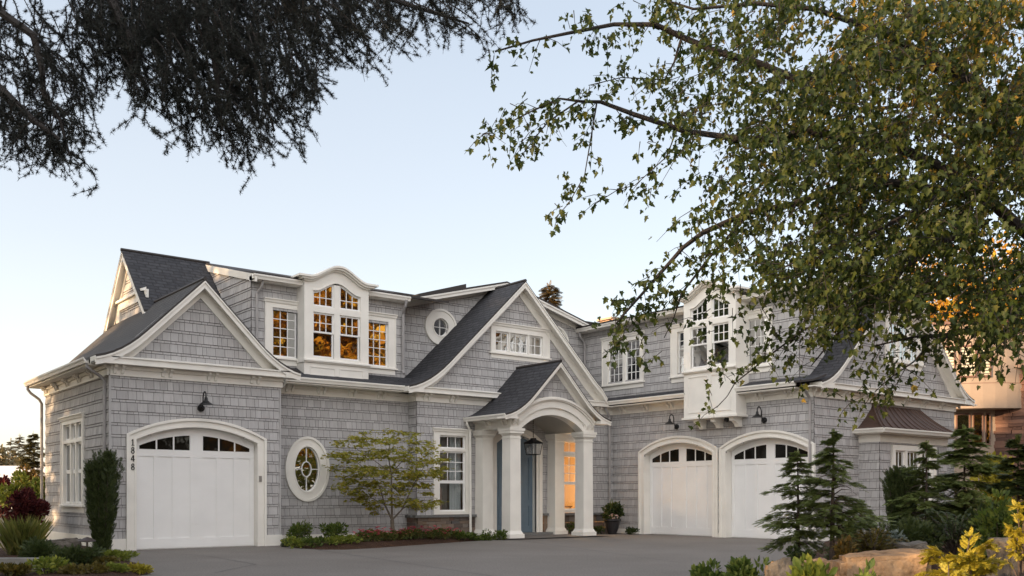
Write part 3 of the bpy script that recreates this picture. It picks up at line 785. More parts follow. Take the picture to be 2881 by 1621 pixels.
for s in (17.12, 17.3, 20.0, 20.2):
    mb = MB(); mb.prof(PF, s-.035, s+.035, [(.03, 3.46), (.13, 3.46), (.13, 3.40), (.07, 3.29), (.03, 3.29)]); mb.build('bracket', M['trim'], PO)
mb = MB(); vin = arc(a0-.02, a1+.02, 3.205, 3.66, n)
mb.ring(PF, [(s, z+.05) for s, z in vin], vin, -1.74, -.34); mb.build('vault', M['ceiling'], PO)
pp = flared(pcx, 5.22, 3.57, 2.05, 1.02)
for sg in (-1, 1):
    grid_slab([[(pcx+sg*d, y, z) for d, z in pp] for y in (21.24, 22.3, 23.36)], .05, RM, PO, 'roof')
mb = MB(); mb.tube([(pcx, 21.24, 5.22), (pcx, 23.35, 5.22)], .045, 6); mb.build('ridge_cap', M['edge'], PO)
mb = MB()
for sg in (-1, 1):
    pts = [(pcx+sg*d, z-.05) for d, z in pp]
    mb.ring(PF, pts, [(s, z-.12) for s, z in pts], .31, .345); mb.ring(PF, pts, [(s, z-.035) for s, z in pts], .344, .37)
    mb.ring(PF, [(s, z-.02) for s, z in pts], [(s, z-.045) for s, z in pts], .0, .32)
    fr = [p for p in pts if abs(p[0]-pcx) < 1.5]; mb.ring(PF, fr, [(s, z-.2) for s, z in fr], 0, .04)
    mb.box(PF, pcx+sg*1.62, pcx+sg*2.06, 3.44, 3.54, -.05, .34)
mb.build('rake_trim', M['trim'], PO)
mb = MB(); mb.prof(FB(16.72), -23.3, -21.28, GP(.0, 3.45)); mb.box(FB(16.72), -23.3, -21.3, 3.455, 3.48, -.4, .02); mb.build('gutter', M['trim'], PO)
shingle_wall(PF, [(pcx-1.40, 3.64), (pcx+1.40, 3.64), (pcx, 5.08)], [lambda z, f=arch_open(a0-.38, a1+.38, 3.47, 4.15): f(z)], PO, 'gable_wall')

# ---- downspouts
def spout(pts, mat='gray_metal', parent=H):
    mb = MB(); mb.tube(pts, .038, 8); mb.build('downspout', M[mat], parent)
spout([(5.93, 28.82, 4.3), (5.93, 28.82, 4.16), (6.0, 28.8, 4.06), (6.2, 28.75, 3.9), (6.26, 28.72, 3.78), (6.26, 28.72, .0)])
spout([(5.93, 22.98, 4.3), (5.95, 22.95, 4.15), (6.22, 22.85, 3.95), (6.28, 22.82, 3.85), (6.28, 22.82, .25)])
spout([(15.0, 23.9, 6.98), (15.0, 23.95, 6.8), (15.05, 24.17, 6.6), (15.05, 24.18, 4.95), (14.98, 24.0, 4.82)])
spout([(10.62, 24.0, 6.98), (10.6, 24.05, 6.8), (10.52, 24.17, 6.62), (10.52, 24.18, 4.7)])
spout([(22.62, 24.75, 6.98), (22.62, 24.75, 6.8), (22.86, 24.75, 6.6), (22.86, 24.75, 4.7)])
spout([(22.4, 15.5, 4.28), (22.42, 15.52, 4.15), (22.74, 15.58, 3.95), (22.78, 15.58, 3.85), (22.78, 15.58, .1)])
spout([(16.66, 23.18, 3.45), (16.66, 23.18, 3.38), (16.80, 23.22, 3.2), (16.82, 23.22, .1)], 'trim')
spout([(20.55, 23.0, 3.45), (20.4, 23.1, 3.2), (20.36, 23.2, .1)], 'trim')
spout([(22.3, 23.15, 4.2), (22.55, 23.2, 3.9), (22.6, 23.22, .1)])
spout([(10.95, 23.3, 4.24), (10.9, 23.4, 4.12), (10.62, 23.7, 3.98)], 'trim')

# ---- oriel with bronze roof on the right gable end
OR = empty('oriel', (26.93, 15.2, 0)); OR.parent = H; OR.matrix_parent_inverse = world_of(H).inverted()
ox0, ox1, oy = 25.04, 28.82, 14.85; PO2 = FA(oy)
shingle_wall(PO2, [(ox0, .15), (ox1, .15), (ox1, 2.80), (ox0, 2.80)], [rect_open(25.6, 28.3, .66, 2.75)], OR)
shingle_wall(FB(ox0), [(-YE, .15), (-oy, .15), (-oy, 2.80), (-YE, 2.80)], [], OR)
mb = MB(); mb.box(PO2, ox0-.03, ox1+.03, 2.78, 3.02, -.65, .035); mb.box(PO2, ox0-.25, ox1+.25, 3.0, 3.03, -.62, .25)
mb.prof(PO2, ox0-.34, ox1+.34, GP(.25, 3.03)); mb.prof(FB(ox0), -YE, -oy+.34, GP(.25, 3.03)); mb.build('fascia', M['trim'], OR)
mb = MB()
N = 9
def rp(t):                              # concave hipped roof: inset and height
    return (1-t)**1.0, 3.13+ .80*(t**1.55)
rows = []
L = [(ox0-.32+(25.76-ox0+.32)*t, oy-.32+(YE-oy+.32)*t, 3.13+.80*t**1.5) for t in [i/N for i in range(N+1)]]
Rr = [(ox1+.32-(ox1+.32-28.33)*t, p[1], p[2]) for t, p in zip([i/N for i in range(N+1)], L)]
vs = L+Rr; fs = [(i, N+1+i, N+2+i, i+1) for i in range(N)]
mb.add(vs, fs)
mb.add(L+[(p[0], YE, p[2]) for p in L], [(i, i+1, N+2+i, N+1+i) for i in range(N)]); mb.add(Rr+[(p[0], YE, p[2]) for p in Rr], [(i, i+1, N+2+i, N+1+i) for i in range(N)])
for k in range(11):
    f = (k+.5)/11
    mb.tube([tuple(L[i][j]+(Rr[i][j]-L[i][j])*f+(.012 if j == 2 else 0) for j in range(3)) for i in range(N+1)], .018, 5)
mb.tube([(p[0], p[1], p[2]+.01) for p in L], .022, 5); mb.tube([(p[0], p[1], p[2]+.01) for p in Rr], .022, 5)
mb.box(FA(YE), 25.70, 28.39, 3.90, 4.0, 0, .045)
mb.build('metal_roof', M['bronze'], OR)
uu = []
for p, q, nc in ((25.84, 26.40, 2), (26.50, 27.22, 3), (27.32, 27.9, 2)):
    uu += [(p, q, 1.65, 2.56, nc, 2), (p, q, .82, 1.65, nc, 1)]
wo = window(PO2, 25.66, 28.1, .76, 2.72, uu, apron=.12, head='flat'); wo.parent = OR; wo.matrix_parent_inverse = world_of(OR).inverted()

# ---- rooms behind the entry windows
mb = MB(); IW = plain('room_wall', (.52, .40, .28), .8)
for x0, x1 in ((15.3, 17.5), (19.9, 22.7)):
    for f in ((x0, x1, 26.3, 26.4), (x0-.1, x0, 23.5, 26.4), (x1, x1+.1, 23.5, 26.4)):
        mb.box(FA(0), f[0], f[1], .05, 3.2, -f[3], -f[2])
    mb.box(FA(0), x0, x1, 3.2, 3.3, -26.4, -23.42); mb.box(FA(0), x0, x1, 0, .05, -26.4, -23.42)
mb.each('room', IW, H)
mb = MB()
for k in range(14):
    x = 16.35+k*.03; mb.tube([(x, 23.62+.02*(k % 2), .8), (x, 23.62+.02*(k % 2), 3.1)], .022, 6)
mb.build('curtain', plain('sheer_curtain', (.55, .60, .60), .9), H)
mb = MB(); mb.box(FA(24.2), 16.0, 16.45, .2, 1.5, -.4, 0); mb.box(FA(25.9), 15.5, 16.5, 1.6, 2.6, -.05, 0); mb.each('cabinet', plain('orange_wood', (.30, .11, .035), .6), H)
# ================================================================== THINGS FIXED TO OR STANDING BY THE HOUSE
def wall_lantern(P, s, z, d, label):
    """gooseneck barn lamp: wall plate, arm that loops up and over, cone shade; d = sideways lean"""
    base = P(s, z, .05); e = empty('wall_lantern', base)
    tag(e, label, 'wall lamp', 'gooseneck lamps above the garage doors')
    mb = MB(); mb.tube([P(s, z, .02), P(s, z, .06)], [.085, .085], 14); mb.tube([P(s, z, .06), P(s, z, .085)], [.06, .04], 12); mb.build('wall_plate', M['black'], e)
    mb = MB(); mb.tube([P(s, z, .06), P(s, z+.03, .13), P(s, z+.12, .17), P(s, z+.26, .18), P(s, z+.34, .21), P(s, z+.375, .27), P(s, z+.36, .33), P(s, z+.30, .36), P(s, z+.22, .365)], .016, 8); mb.build('arm', M['black'], e)
    c = P(s, z+.06, .365); mb = MB()
    mb.lathe(c, [(.155, 0), (.15, .015), (.085, .06), (.045, .10), (.035, .17), (.022, .18)], 20); mb.build('lamp_shade', M['black'], e, smooth=False)
wall_lantern(PG, 8.41, 3.34, 0, 'black gooseneck lamp on the shingles above the single garage door numbered 1848')
wall_lantern(PR, -20.45, 3.42, 0, 'black gooseneck lamp above the farther door of the garage pair')
wall_lantern(PR, -17.12, 3.42, 0, 'black gooseneck lamp above the nearer garage door behind the conifers')

# house number 1848
e = empty('house_number', PG(6.825, 2.2, .05)); tag(e, 'dark house number 1848 set vertically on the white garage door casing', 'house number')
def digit(ch, z):
    mb = MB(); c = 6.825; h, w, t = .145, .082, .022
    E = lambda cz, ra, rb, n=20: [(c+ra*math.cos(2*math.pi*k/n), cz+rb*math.sin(2*math.pi*k/n)) for k in range(n)]
    if ch == '8':
        mb.ring(PG, E(z+.108, .034, .038), E(z+.108, .034-t*.75, .038-t*.75), .046, .062, closed=True)
        mb.ring(PG, E(z+.038, .041, .042), E(z+.038, .041-t*.75, .042-t*.75), .046, .0625, closed=True)
    elif ch == '1':
        mb.box(PG, c-.009, c+.011, z, z+h, .046, .062); mb.poly(PG, [(c-.034, z+h-.038), (c-.009, z+h-.03), (c-.009, z+h)], .046, .0615); mb.box(PG, c-.03, c+.032, z, z+.014, .046, .0618)
    else:
        mb.box(PG, c+.006, c+.026, z, z+h, .046, .062); mb.box(PG, c-.042, c+.042, z+.036, z+.054, .046, .0622)
        mb.poly(PG, [(c-.042, z+.054), (c-.022, z+.054), (c+.016, z+h), (c+.002, z+h)], .046, .0616)
    d = mb.build('digit', M['black'], e)
for ch, z in zip('1848', (2.395, 2.215, 2.03, 1.84)): digit(ch, z)

# lantern in the porch
e = empty('porch_lantern', (18.57, 22.4, 2.5)); tag(e, 'black tapered glass lantern hanging on a chain under the porch vault', 'lantern')
lc = (18.57, 22.4)
mb = MB(); mb.tube([(lc[0], lc[1], 3.0), (lc[0], lc[1], 3.66)], .009, 6)
for k in range(9): mb.lathe((lc[0], lc[1], 3.03+k*.065), [(.006, 0), (.017, .015), (.017, .035), (.006, .05)], 6)
mb.build('chain', M['black'], e)
def sq4(h, z): return [(lc[0]+a*h, lc[1]+b*h, z) for a, b in ((-1, -1), (1, -1), (1, 1), (-1, 1))]
mb = MB(); lo, hi = sq4(.15, 2.50), sq4(.20, 2.84)
for i in range(4):
    mb.tube([lo[i], hi[i]], .011, 4); mb.tube([lo[i], lo[(i+1) % 4]], .011, 4); mb.tube([hi[i], hi[(i+1) % 4]], .012, 4)
mb.add(sq4(.225, 2.85)+sq4(.07, 2.95)+sq4(.06, 3.0), [(0, 1, 2, 3), (0, 1, 5, 4), (1, 2, 6, 5), (2, 3, 7, 6), (3, 0, 4, 7), (4, 5, 9, 8), (5, 6, 10, 9), (6, 7, 11, 10), (7, 4, 8, 11), (8, 9, 10, 11)])
mb.build('frame', M['black'], e)
mb = MB(); a, b = sq4(.145, 2.51), sq4(.193, 2.83); mb.add(a+b, [(0, 1, 5, 4), (1, 2, 6, 5), (2, 3, 7, 6), (3, 0, 4, 7)]); mb.build('glass', M['lantern_glass'], e)
mb = MB(); mb.lathe((lc[0], lc[1], 2.56), [(.012, 0), (.012, .1), (.004, .12)], 8); mb.tube([(lc[0], lc[1], 2.5), (lc[0], lc[1], 2.56)], .01, 6); mb.build('bulb', plain('frosted_bulb', (.8, .78, .7), .4), e)

# lamp on a table behind the entry window
e = empty('table_lamp', (20.72, 24.3, .9)); tag(e, 'lit table lamp glowing inside the window right of the front door', 'lamp')
mb = MB(); mb.lathe((20.72, 24.3, .92), [(.07, 0), (.05, .03), (.03, .1), (.05, .18), (.015, .24), (.012, .30)], 14); mb.build('lamp_base', plain('lamp_brass', (.35, .2, .08), .35, metal=.7), e)
mb = MB(); mb.lathe((20.72, 24.3, 1.16), [(.17, 0), (.12, .24)], 18); mb.build('lamp_shade', emit('lamp_glow', (1.0, .62, .22), 5.0), e)
ld = bpy.data.lights.new('lamp_light', 'POINT'); ld.energy = 55; ld.color = (1.0, .62, .26); ld.shadow_soft_size = .12
lo_ = bpy.data.objects.new('lamp_light', ld); COL.objects.link(lo_); lo_.location = (21.05, 24.05, 1.35)
e = empty('side_table', (21.0, 24.3, .05)); tag(e, 'wooden side table under the lit lamp inside the entry window', 'table')
mb = MB(); mb.box(FA(24.0), 20.4, 21.6, .86, .91, -.5, 0); mb.build('table_top', plain('dark_wood', (.12, .06, .03), .5), e)
for x in (20.45, 21.55):
    for y in (24.05, 24.45): mb = MB(); mb.tube([(x, y, .05), (x, y, .86)], .025, 6); mb.build('leg', bpy.data.materials['dark_wood'], e)
# ================================================================== GROUND
VS = 2881/2575.0
F_ = 2701.5
def AT(vx, vy, t):
    """the point t metres along the level view at position (vx,vy) of the 2575-wide picture"""
    u = (vx*VS-1440.5)/F_; v = (1395-vy*VS)/F_
    return Vector(((.78379*u+.62103)*t, (-.62103*u+.78379)*t, 1.25+v*t))
def PXM(t): return VS*t/F_                 # metres per picture unit at distance t
def noise_ground(name, c1, c2, scale, rough=.9, bump=.4, bscale=40, speck=None, bdist=.03):
    m, n, l, b = new_mat(name)
    tc = n.new('ShaderNodeTexCoord'); t = n.new('ShaderNodeTexNoise'); t.inputs['Scale'].default_value = scale; t.inputs['Detail'].default_value = 8; t.inputs['Roughness'].default_value = .65
    l.new(tc.outputs['Object'], t.inputs['Vector'])
    k = ramp(n, [(.3, c1), (.7, c2)]); l.new(t.outputs['Fac'], k.inputs['Fac']); col = k.outputs['Color']
    t2 = n.new('ShaderNodeTexNoise'); t2.inputs['Scale'].default_value = bscale; t2.inputs['Detail'].default_value = 6; l.new(tc.outputs['Object'], t2.inputs['Vector'])
    mx = n.new('ShaderNodeMix'); mx.data_type = 'RGBA'; mx.blend_type = 'MULTIPLY'; mx.inputs[0].default_value = 1
    kk = ramp(n, [(.35, (.7, .7, .7)), (.65, (1.12, 1.12, 1.12))] if not speck else [(.4, (speck,)*3), (.62, (1.3, 1.3, 1.3))]); l.new(t2.outputs['Fac'], kk.inputs['Fac'])
    l.new(col, mx.inputs[6]); l.new(kk.outputs['Color'], mx.inputs[7]); l.new(mx.outputs[2], b.inputs['Base Color'])
    b.inputs['Roughness'].default_value = rough; b.inputs['Specular IOR Level'].default_value = .3
    bp = n.new('ShaderNodeBump'); bp.inputs['Strength'].default_value = bump; bp.inputs['Distance'].default_value = bdist
    l.new(t2.outputs['Fac'], bp.inputs['Height']); l.new(bp.outputs['Normal'], b.inputs['Normal'])
    return m
M['drive'] = noise_ground('concrete_drive', (.150, .132, .116), (.200, .180, .162), .35, .8, .25, 30, bdist=.006)
M['soil'] = noise_ground('soil', (.05, .045, .03), (.09, .075, .045), .4)
M['mulch'] = noise_ground('bark_mulch', (.050, .024, .013), (.105, .050, .026), 3, .95, 1.0, 55, speck=.35, bdist=.05)
M['joint'] = plain('drive_joint', (.09, .085, .082), .9)
def sheet(name, pts, z, mat, kind='structure'):
    mb = MB(); mb.add([(x, y, z) for x, y in pts], [list(range(len(pts)))])
    o = mb.build(name, mat, recalc=False); tag(o, kind=kind); return o
sheet('ground', [(-3000, -3000), (3000, -3000), (3000, 3000), (-3000, 3000)], -.35, M['soil'])
sheet('driveway', [(-14, -12), (9, -12), (13, 4), (24, 8), (24, 23.9), (6.0, 23.9), (5.4, 22.6), (4.6, 15.6), (2.5, 12.5), (-14, 6)], 0.0, M['drive'])
sheet('porch_floor', [(16.6, 21.25), (20.8, 21.25), (20.8, 23.4), (16.6, 23.4)], .03, M['drive'])
mb = MB()
for pts in ([(5.9, 15.2), (7.2, 16.6), (7.4, 19.4), (6.9, 22.5)], [(10.9, 19.2), (18.4, 12.9)], [(17.2, 21.8), (13.5, 11.9)], [(10.6, 22.5), (8.6, 9)]):
    q = [Vector((x, y, .004)) for x, y in pts]
    for a, b in zip(q, q[1:]):
        d = (b-a).normalized(); n_ = Vector((-d.y, d.x, 0))*.010
        mb.add([a-n_, b-n_, b+n_, a+n_], [(0, 1, 2, 3)])
tag(mb.build('driveway_joints', M['joint'], recalc=False), kind='structure')

# planting beds: raised mulch
def seg_dist(px, py, poly):
    best = 1e9; sgn = 1
    for (x0, y0), (x1, y1) in zip(poly, poly[1:]):
        dx, dy = x1-x0, y1-y0; t = max(0, min(1, ((px-x0)*dx+(py-y0)*dy)/(dx*dx+dy*dy)))
        d = math.hypot(px-x0-dx*t, py-y0-dy*t)
        if d < best: best = d; sgn = dx*(py-y0)-dy*(px-x0)
    return best if sgn < 0 else -best
EDGE_R = [(5.5, 1.0), (6.2, 3.5), (7.5, 5.7), (9.2, 7.3), (11.2, 8.7), (13.2, 9.9), (16, 11.4), (19, 13.0), (22.75, 15.3), (24.5, 15.6), (60, 15.6)]
def h_right(x, y):
    d = seg_dist(x, y, EDGE_R)
    if d < 0: return -.08
    s = min(1, d/.7); s = s*s*(3-2*s)
    return -.04 + .20*s + .062*max(0, min(d, 16)-.5) + .05*math.sin(x*1.3+y*.7)*s
def field(name, x0, x1, y0, y1, step, hf, mat, keep):
    nx, ny = int((x1-x0)/step)+1, int((y1-y0)/step)+1
    mb = MB(); idx = {}
    vs = []; fs = []
    for j in range(ny):
        for i in range(nx):
            x, y = x0+i*step, y0+j*step
            if keep(x, y): idx[i, j] = len(vs); vs.append((x, y, hf(x, y)))
    for j in range(ny-1):
        for i in range(nx-1):
            q = [(i, j), (i+1, j), (i+1, j+1), (i, j+1)]
            if all(k in idx for k in q): fs.append([idx[k] for k in q])
    mb.add(vs, fs); o = mb.build(name, mat, recalc=False, smooth=True); tag(o, kind='structure'); return o
field('planting_bed', 6.5, 46, -2, 16.0, .3, h_right, M['mulch'], lambda x, y: seg_dist(x, y, EDGE_R) > -.5 and not (x > 23.2 and y > 15.4))
EDGE_L = [(6.25, 22.55), (6.0, 21.6), (5.75, 19.9), (5.8, 18.6), (5.65, 17.4), (5.3, 15.8), (4.4, 14.6), (2.9, 13.2), (0, 11.2), (-6, 9)]
def h_left(x, y):
    d = seg_dist(x, y, EDGE_L)
    if d < 0: return -.06
    s = min(1, d/.5); s = s*s*(3-2*s)
    return -.03 + .12*s - .10*max(0, d-2.2)
field('planting_bed', -16, 6.6, 9, 48, .35, h_left, M['mulch'], lambda x, y: seg_dist(x, y, EDGE_L) > -.5 and not (x > 6.25 and y > 22.5))
EDGE_C = [(10.55, 23.8), (10.40, 22.4), (10.12, 21.2), (10.25, 20.2), (10.75, 19.75), (11.8, 19.95), (13.2, 20.5), (14.9, 21.1), (16.4, 21.65), (17.05, 21.95), (17.0, 22.6), (17.3, 23.4)]
def h_c(x, y):
    d = -seg_dist(x, y, EDGE_C)
    if d < 0: return -.05
    s = min(1, d/.5); return -.02+.13*s
field('planting_bed', 9.9, 17.6, 19.4, 23.9, .18, h_c, M['mulch'], lambda x, y: -seg_dist(x, y, EDGE_C) > -.25 and not (x < 10.5 and y > 22.55))
# ================================================================== PLANTS
def leaf_mat(name, stops, trans=.35, rough=.55): return island(name, stops, rough=rough, spec=.35, trans=trans)
# templates: (side, along, normal)
MAPLE = (np.array([(0, 0, 0), (.15, .06, .06), (.38, .02, .16), (.28, .24, .12), (.47, .48, .20), (.25, .52, .08), (.18, .76, .0), (0, 1.05, -.12),
                   (-.15, .06, .06), (-.38, .02, .16), (-.28, .24, .12), (-.47, .48, .20), (-.25, .52, .08), (-.18, .76, .0)]), [(0, 1, 2, 3, 4, 5, 6, 7), (0, 7, 13, 12, 11, 10, 9, 8)])
OVAL = (np.array([(0, 0, 0), (.26, .4, .08), (.16, .78, .05), (0, 1, -.04), (-.16, .78, .05), (-.26, .4, .08)]), [(0, 1, 2, 3), (0, 3, 4, 5)])
BLADE = (np.array([(-.05, 0, 0), (.05, 0, 0), (.035, .55, .02), (0, 1, .10)]), [(0, 1, 2, 3)])
def star(nl=7, w=.14, spread=1.05):
    vs, fs = [], []
    for k in range(nl):
        a = -spread*math.pi/2 + spread*math.pi*k/(nl-1); L = 1-.35*abs(a)/1.6
        d = np.array((math.sin(a), math.cos(a), 0)); s = np.array((math.cos(a), -math.sin(a), 0)); b = len(vs)
        vs += [(0, 0, 0), tuple(d*L*.5+s*w+(0, 0, .05)), tuple(d*L-np.array((0, 0, .06))), tuple(d*L*.5-s*w+(0, 0, .05))]; fs.append((b, b+1, b+2, b+3))
    return np.array(vs), fs
PALM = star(7, .14, 1.0)
def spray(n=7, wid=.34, nw=.045, droop=.12):
    """flat conifer spray: needles or small twigs in two ranks along an axis"""
    vs, fs = [], []
    def q(p, d, L, w):
        p, d = np.array(p), np.array(d); s = np.array((-d[1], d[0], 0)); b = len(vs)
        vs.extend([tuple(p-s*w*.6), tuple(p+s*w*.6), tuple(p+d*L*.6+s*w), tuple(p+d*L), tuple(p+d*L*.6-s*w)]); fs.append((b, b+1, b+2, b+3, b+4))
    for k in range(n):
        y = .05+.85*k/n; L = wid*(1-.55*abs(y-.35)/.65)
        for sg in (-1, 1): q((0, y, -droop*y*y), (sg*.78, .62, -.12), L, nw)
    q((0, .75, -droop*.5), (0, 1, -.1), .3, nw)
    return np.array(vs), fs
SPRAY = spray(); FINE = spray(9, .30, .032, .18)
def rosette(n=9):
    vs, fs = [], []
    r = np.random.default_rng(3)
    for k in range(n):
        d = r.normal(size=3); d[1] = abs(d[1])*.9; d /= np.linalg.norm(d); s = np.cross(d, r.normal(size=3)); s /= np.linalg.norm(s); b = len(vs)
        vs += [tuple(-s*.07), tuple(s*.07), tuple(d)]; fs.append((b, b+1, b+2))
    return np.array(vs), fs
ROS = rosette()
def unit(a): return a/np.maximum(np.linalg.norm(a, axis=1, keepdims=True), 1e-9)
def leaves(name, pos, d, nrm, size, tpl, mat, parent=None, smooth=False):
    T, fs = tpl; N = len(pos); K = len(T)
    d = unit(np.asarray(d, float)); nrm = np.asarray(nrm, float); s = unit(np.cross(d, nrm)); nn = np.cross(s, d)
    size = np.asarray(size, float).reshape(-1, 1, 1)
    V = np.asarray(pos, float)[:, None, :] + size*(T[None, :, 0:1]*s[:, None, :] + T[None, :, 1:2]*d[:, None, :] + T[None, :, 2:3]*nn[:, None, :])
    me = bpy.data.meshes.new(name)
    me.vertices.add(N*K); me.vertices.foreach_set('co', V.reshape(-1).astype(np.float32))
    fl = np.concatenate([np.array(f) for f in fs]); lens = np.array([len(f) for f in fs])
    loops = (fl[None, :] + (np.arange(N)*K)[:, None]).reshape(-1).astype(np.int32)
    tot = np.tile(lens, N).astype(np.int32); st = np.concatenate([[0], np.cumsum(tot)[:-1]]).astype(np.int32)
    me.loops.add(len(loops)); me.loops.foreach_set('vertex_index', loops)
    me.polygons.add(len(tot)); me.polygons.foreach_set('loop_start', st); me.polygons.foreach_set('loop_total', tot)
    me.update(calc_edges=True); me.materials.append(mat)
    o = bpy.data.objects.new(name, me); COL.objects.link(o)
    if parent: attach(o, parent)
    return o
def rdir(n, up=0.0, flat=1.0):
    a = rng.normal(size=(n, 3)); a[:, 2] = a[:, 2]*flat + up; return unit(a)
def blobs(c, rad, nb, rb, n, shell=.55, low=-.9):
    """leaf positions on many small clumps spread through an ellipsoid, with the outward direction"""
    c = np.array(c); rad = np.array(rad)
    q = rdir(nb); q = q[q[:, 2] > low] if (q[:, 2] > low).sum() > 3 else q
    cen = c + q*rad*(rng.random((len(q), 1))**.5)*(1-rb*.6)
    k = rng.integers(0, len(cen), n); o = rdir(n, .15); r = shell + (1-shell)*rng.random((n, 1))
    w = rng.uniform(.6, 1.25, (len(cen), 1))
    p = cen[k] + o*r*rad*rb*w[k]
    out = unit(unit((p-c)/rad)*.6 + o)
    return p, out
BARK = plain('bark', (.075, .055, .045), .9, noise=.35, nscale=14, bump=.8, bscale=30)
BARK_D = plain('dark_bark', (.015, .012, .011), .9, noise=.3, nscale=14, bump=.6)
BARK_G = plain('grey_bark', (.16, .13, .10), .85, noise=.25, nscale=18, bump=.4)

def shrub(name, c, rad, n, size, tpl, mat, label, cat='shrub', group=None, nb=14, rb=.42, up=.5, stems=True, stem_mat=None):
    """c = ground point under the shrub; rad = half sizes"""
    e = empty(name, c); tag(e, label, cat, group)
    cc = (c[0], c[1], c[2]+rad[2]*.85)
    p, o = blobs(cc, rad, nb, rb, n)
    p[:, 2] = np.maximum(p[:, 2], c[2]+.02)
    d = unit(o + rdir(n)*.6 + np.array((0, 0, up)))
    leaves('foliage', p, d, rdir(n, .8), size*rng.uniform(.65, 1.25, n), tpl, mat, e)
    if stems:
        mb = MB()
        for k in range(7):
            a = 2*math.pi*k/7+random.random(); f = random.uniform(.3, .7)
            mb.tube([(c[0], c[1], c[2]-.05), (c[0]+rad[0]*f*.4*math.cos(a), c[1]+rad[1]*f*.4*math.sin(a), c[2]+rad[2]*.6), (c[0]+rad[0]*f*math.cos(a), c[1]+rad[1]*f*math.sin(a), c[2]+rad[2]*1.2)], [.014, .010, .004], 5)
        mb.build('stems', stem_mat or BARK, e)
    return e
def conifer(name, c, h, w, n, size, mat, label, group=None, cat='tree', tpl=SPRAY, lean=(0, 0), droop=.35, bare=.1, trunk=.035, tmat=None, gappy=.25):
    """whorled branches carrying flat sprays, longest near the bottom, each branch a bit different"""
    e = empty(name, c); tag(e, label, cat, group); c = Vector(c)
    mb = MB(); top = c+Vector((lean[0], lean[1], h))
    mb.tube([c-Vector((0, 0, .1)), c+Vector((lean[0]*.3, lean[1]*.3, h*.4)), top], [trunk, trunk*.65, .006], 8)
    P, D, N, Z = [], [], [], []
    nbr = max(20, int(h*40)) if h < 5 else int(h*13); per = max(8, n//nbr)
    for k in range(nbr):
        f = bare+(1-bare)*(k+random.random())/nbr
        L = w*(1-f)**.8*random.choice((.5, .8, 1.0, 1.1, 1.4))*random.uniform(.85, 1.15)+.05*w
        a = random.random()*6.283; b0 = c+(top-c)*f
        hd = Vector((math.cos(a), math.sin(a), 0)); rise = random.uniform(.15, .75)
        pts = [b0+hd*L*t+Vector((0, 0, L*(rise*t-droop*t*t*1.6))) for t in (0, .35, .7, 1.0)]
        mb.tube(pts, [trunk*.32*(1-f)+.004, trunk*.2*(1-f)+.003, .003, .002], 4, caps=False)
        if random.random() < gappy*.4: continue
        for j in range(per):
            t = random.random()**.7; i = min(2, int(t*3)); u = t*3-i
            q = pts[i].lerp(pts[i+1], min(1, u))
            side = hd.cross(Vector((0, 0, 1)))*random.choice((-1, 1))
            dd = hd*random.uniform(.4, 1.0)+side*random.uniform(0, .9)+Vector((0, 0, random.uniform(-.35, .15)))
            P.append(q+side*random.random()*L*.16+Vector((0, 0, random.gauss(0, .03*L)))); D.append(dd); N.append((random.gauss(0, .25), random.gauss(0, .25), 1)); Z.append(size*random.uniform(.6, 1.2)*(.65+.35*(1-f)))
    for j in range(10): P.append(top-Vector((0, 0, h*.07*random.random()))); D.append((random.gauss(0, .35), random.gauss(0, .35), 1)); N.append((1, 0, .2)); Z.append(size*.6)
    mb.build('trunk', tmat or BARK, e)
    leaves('crown', np.array([tuple(p) for p in P]), np.array([tuple(d) for d in D]), np.array(N), np.array(Z), tpl, mat, e)
    return e
def arching(name, c, rad, h, n, size, mat, label, cat='shrub', group=None, tpl=SPRAY, stems=22, nod=.55):
    '''shrub of arching stems that carry sprays along their outer part and nod at the tip'''
    e = empty(name, c); tag(e, label, cat, group); c = Vector(c); mb = MB(); P, D, N, Z = [], [], [], []
    for k in range(stems):
        a = 6.283*k/stems+random.gauss(0, .3); L = random.uniform(.35, 1.1); hd = Vector((math.cos(a), math.sin(a), 0)); hh = h*random.uniform(.55, 1.08)*(1.12-.42*L)
        pts = [c+hd*rad*L*t**1.3*.95+Vector((0, 0, hh*(1-(1-t)**1.8)-nod*.3*h*max(0, t-.7)**2*4*L)) for t in (0, .25, .5, .75, .9, 1.0)]
        mb.tube([pts[0]-Vector((0, 0, .05))]+pts[1:], [.013, .010, .007, .005, .003, .002], 5)
        for j in range(n//stems):
            t = random.uniform(.22, 1)**.7*5; i = min(4, int(t)); q = pts[i].lerp(pts[i+1], t-i); ax = (pts[i+1]-pts[i]).normalized()
            side = ax.cross(Vector((0, 0, 1))).normalized()*random.choice((-1, 1))
            P.append(q+side*random.random()*.05*rad); D.append(ax*random.uniform(.3, 1)+side*random.uniform(.2, 1)+Vector((0, 0, random.uniform(-.35, .3)))); N.append((random.gauss(0, .4), random.gauss(0, .4), 1)); Z.append(size*random.uniform(.6, 1.2)*(1.15-.4*t/5))
    mb.build('stems', BARK, e)
    leaves('foliage', np.array([tuple(p) for p in P]), np.array([tuple(d) for d in D]), np.array(N), np.array(Z), tpl, mat, e)
    return e
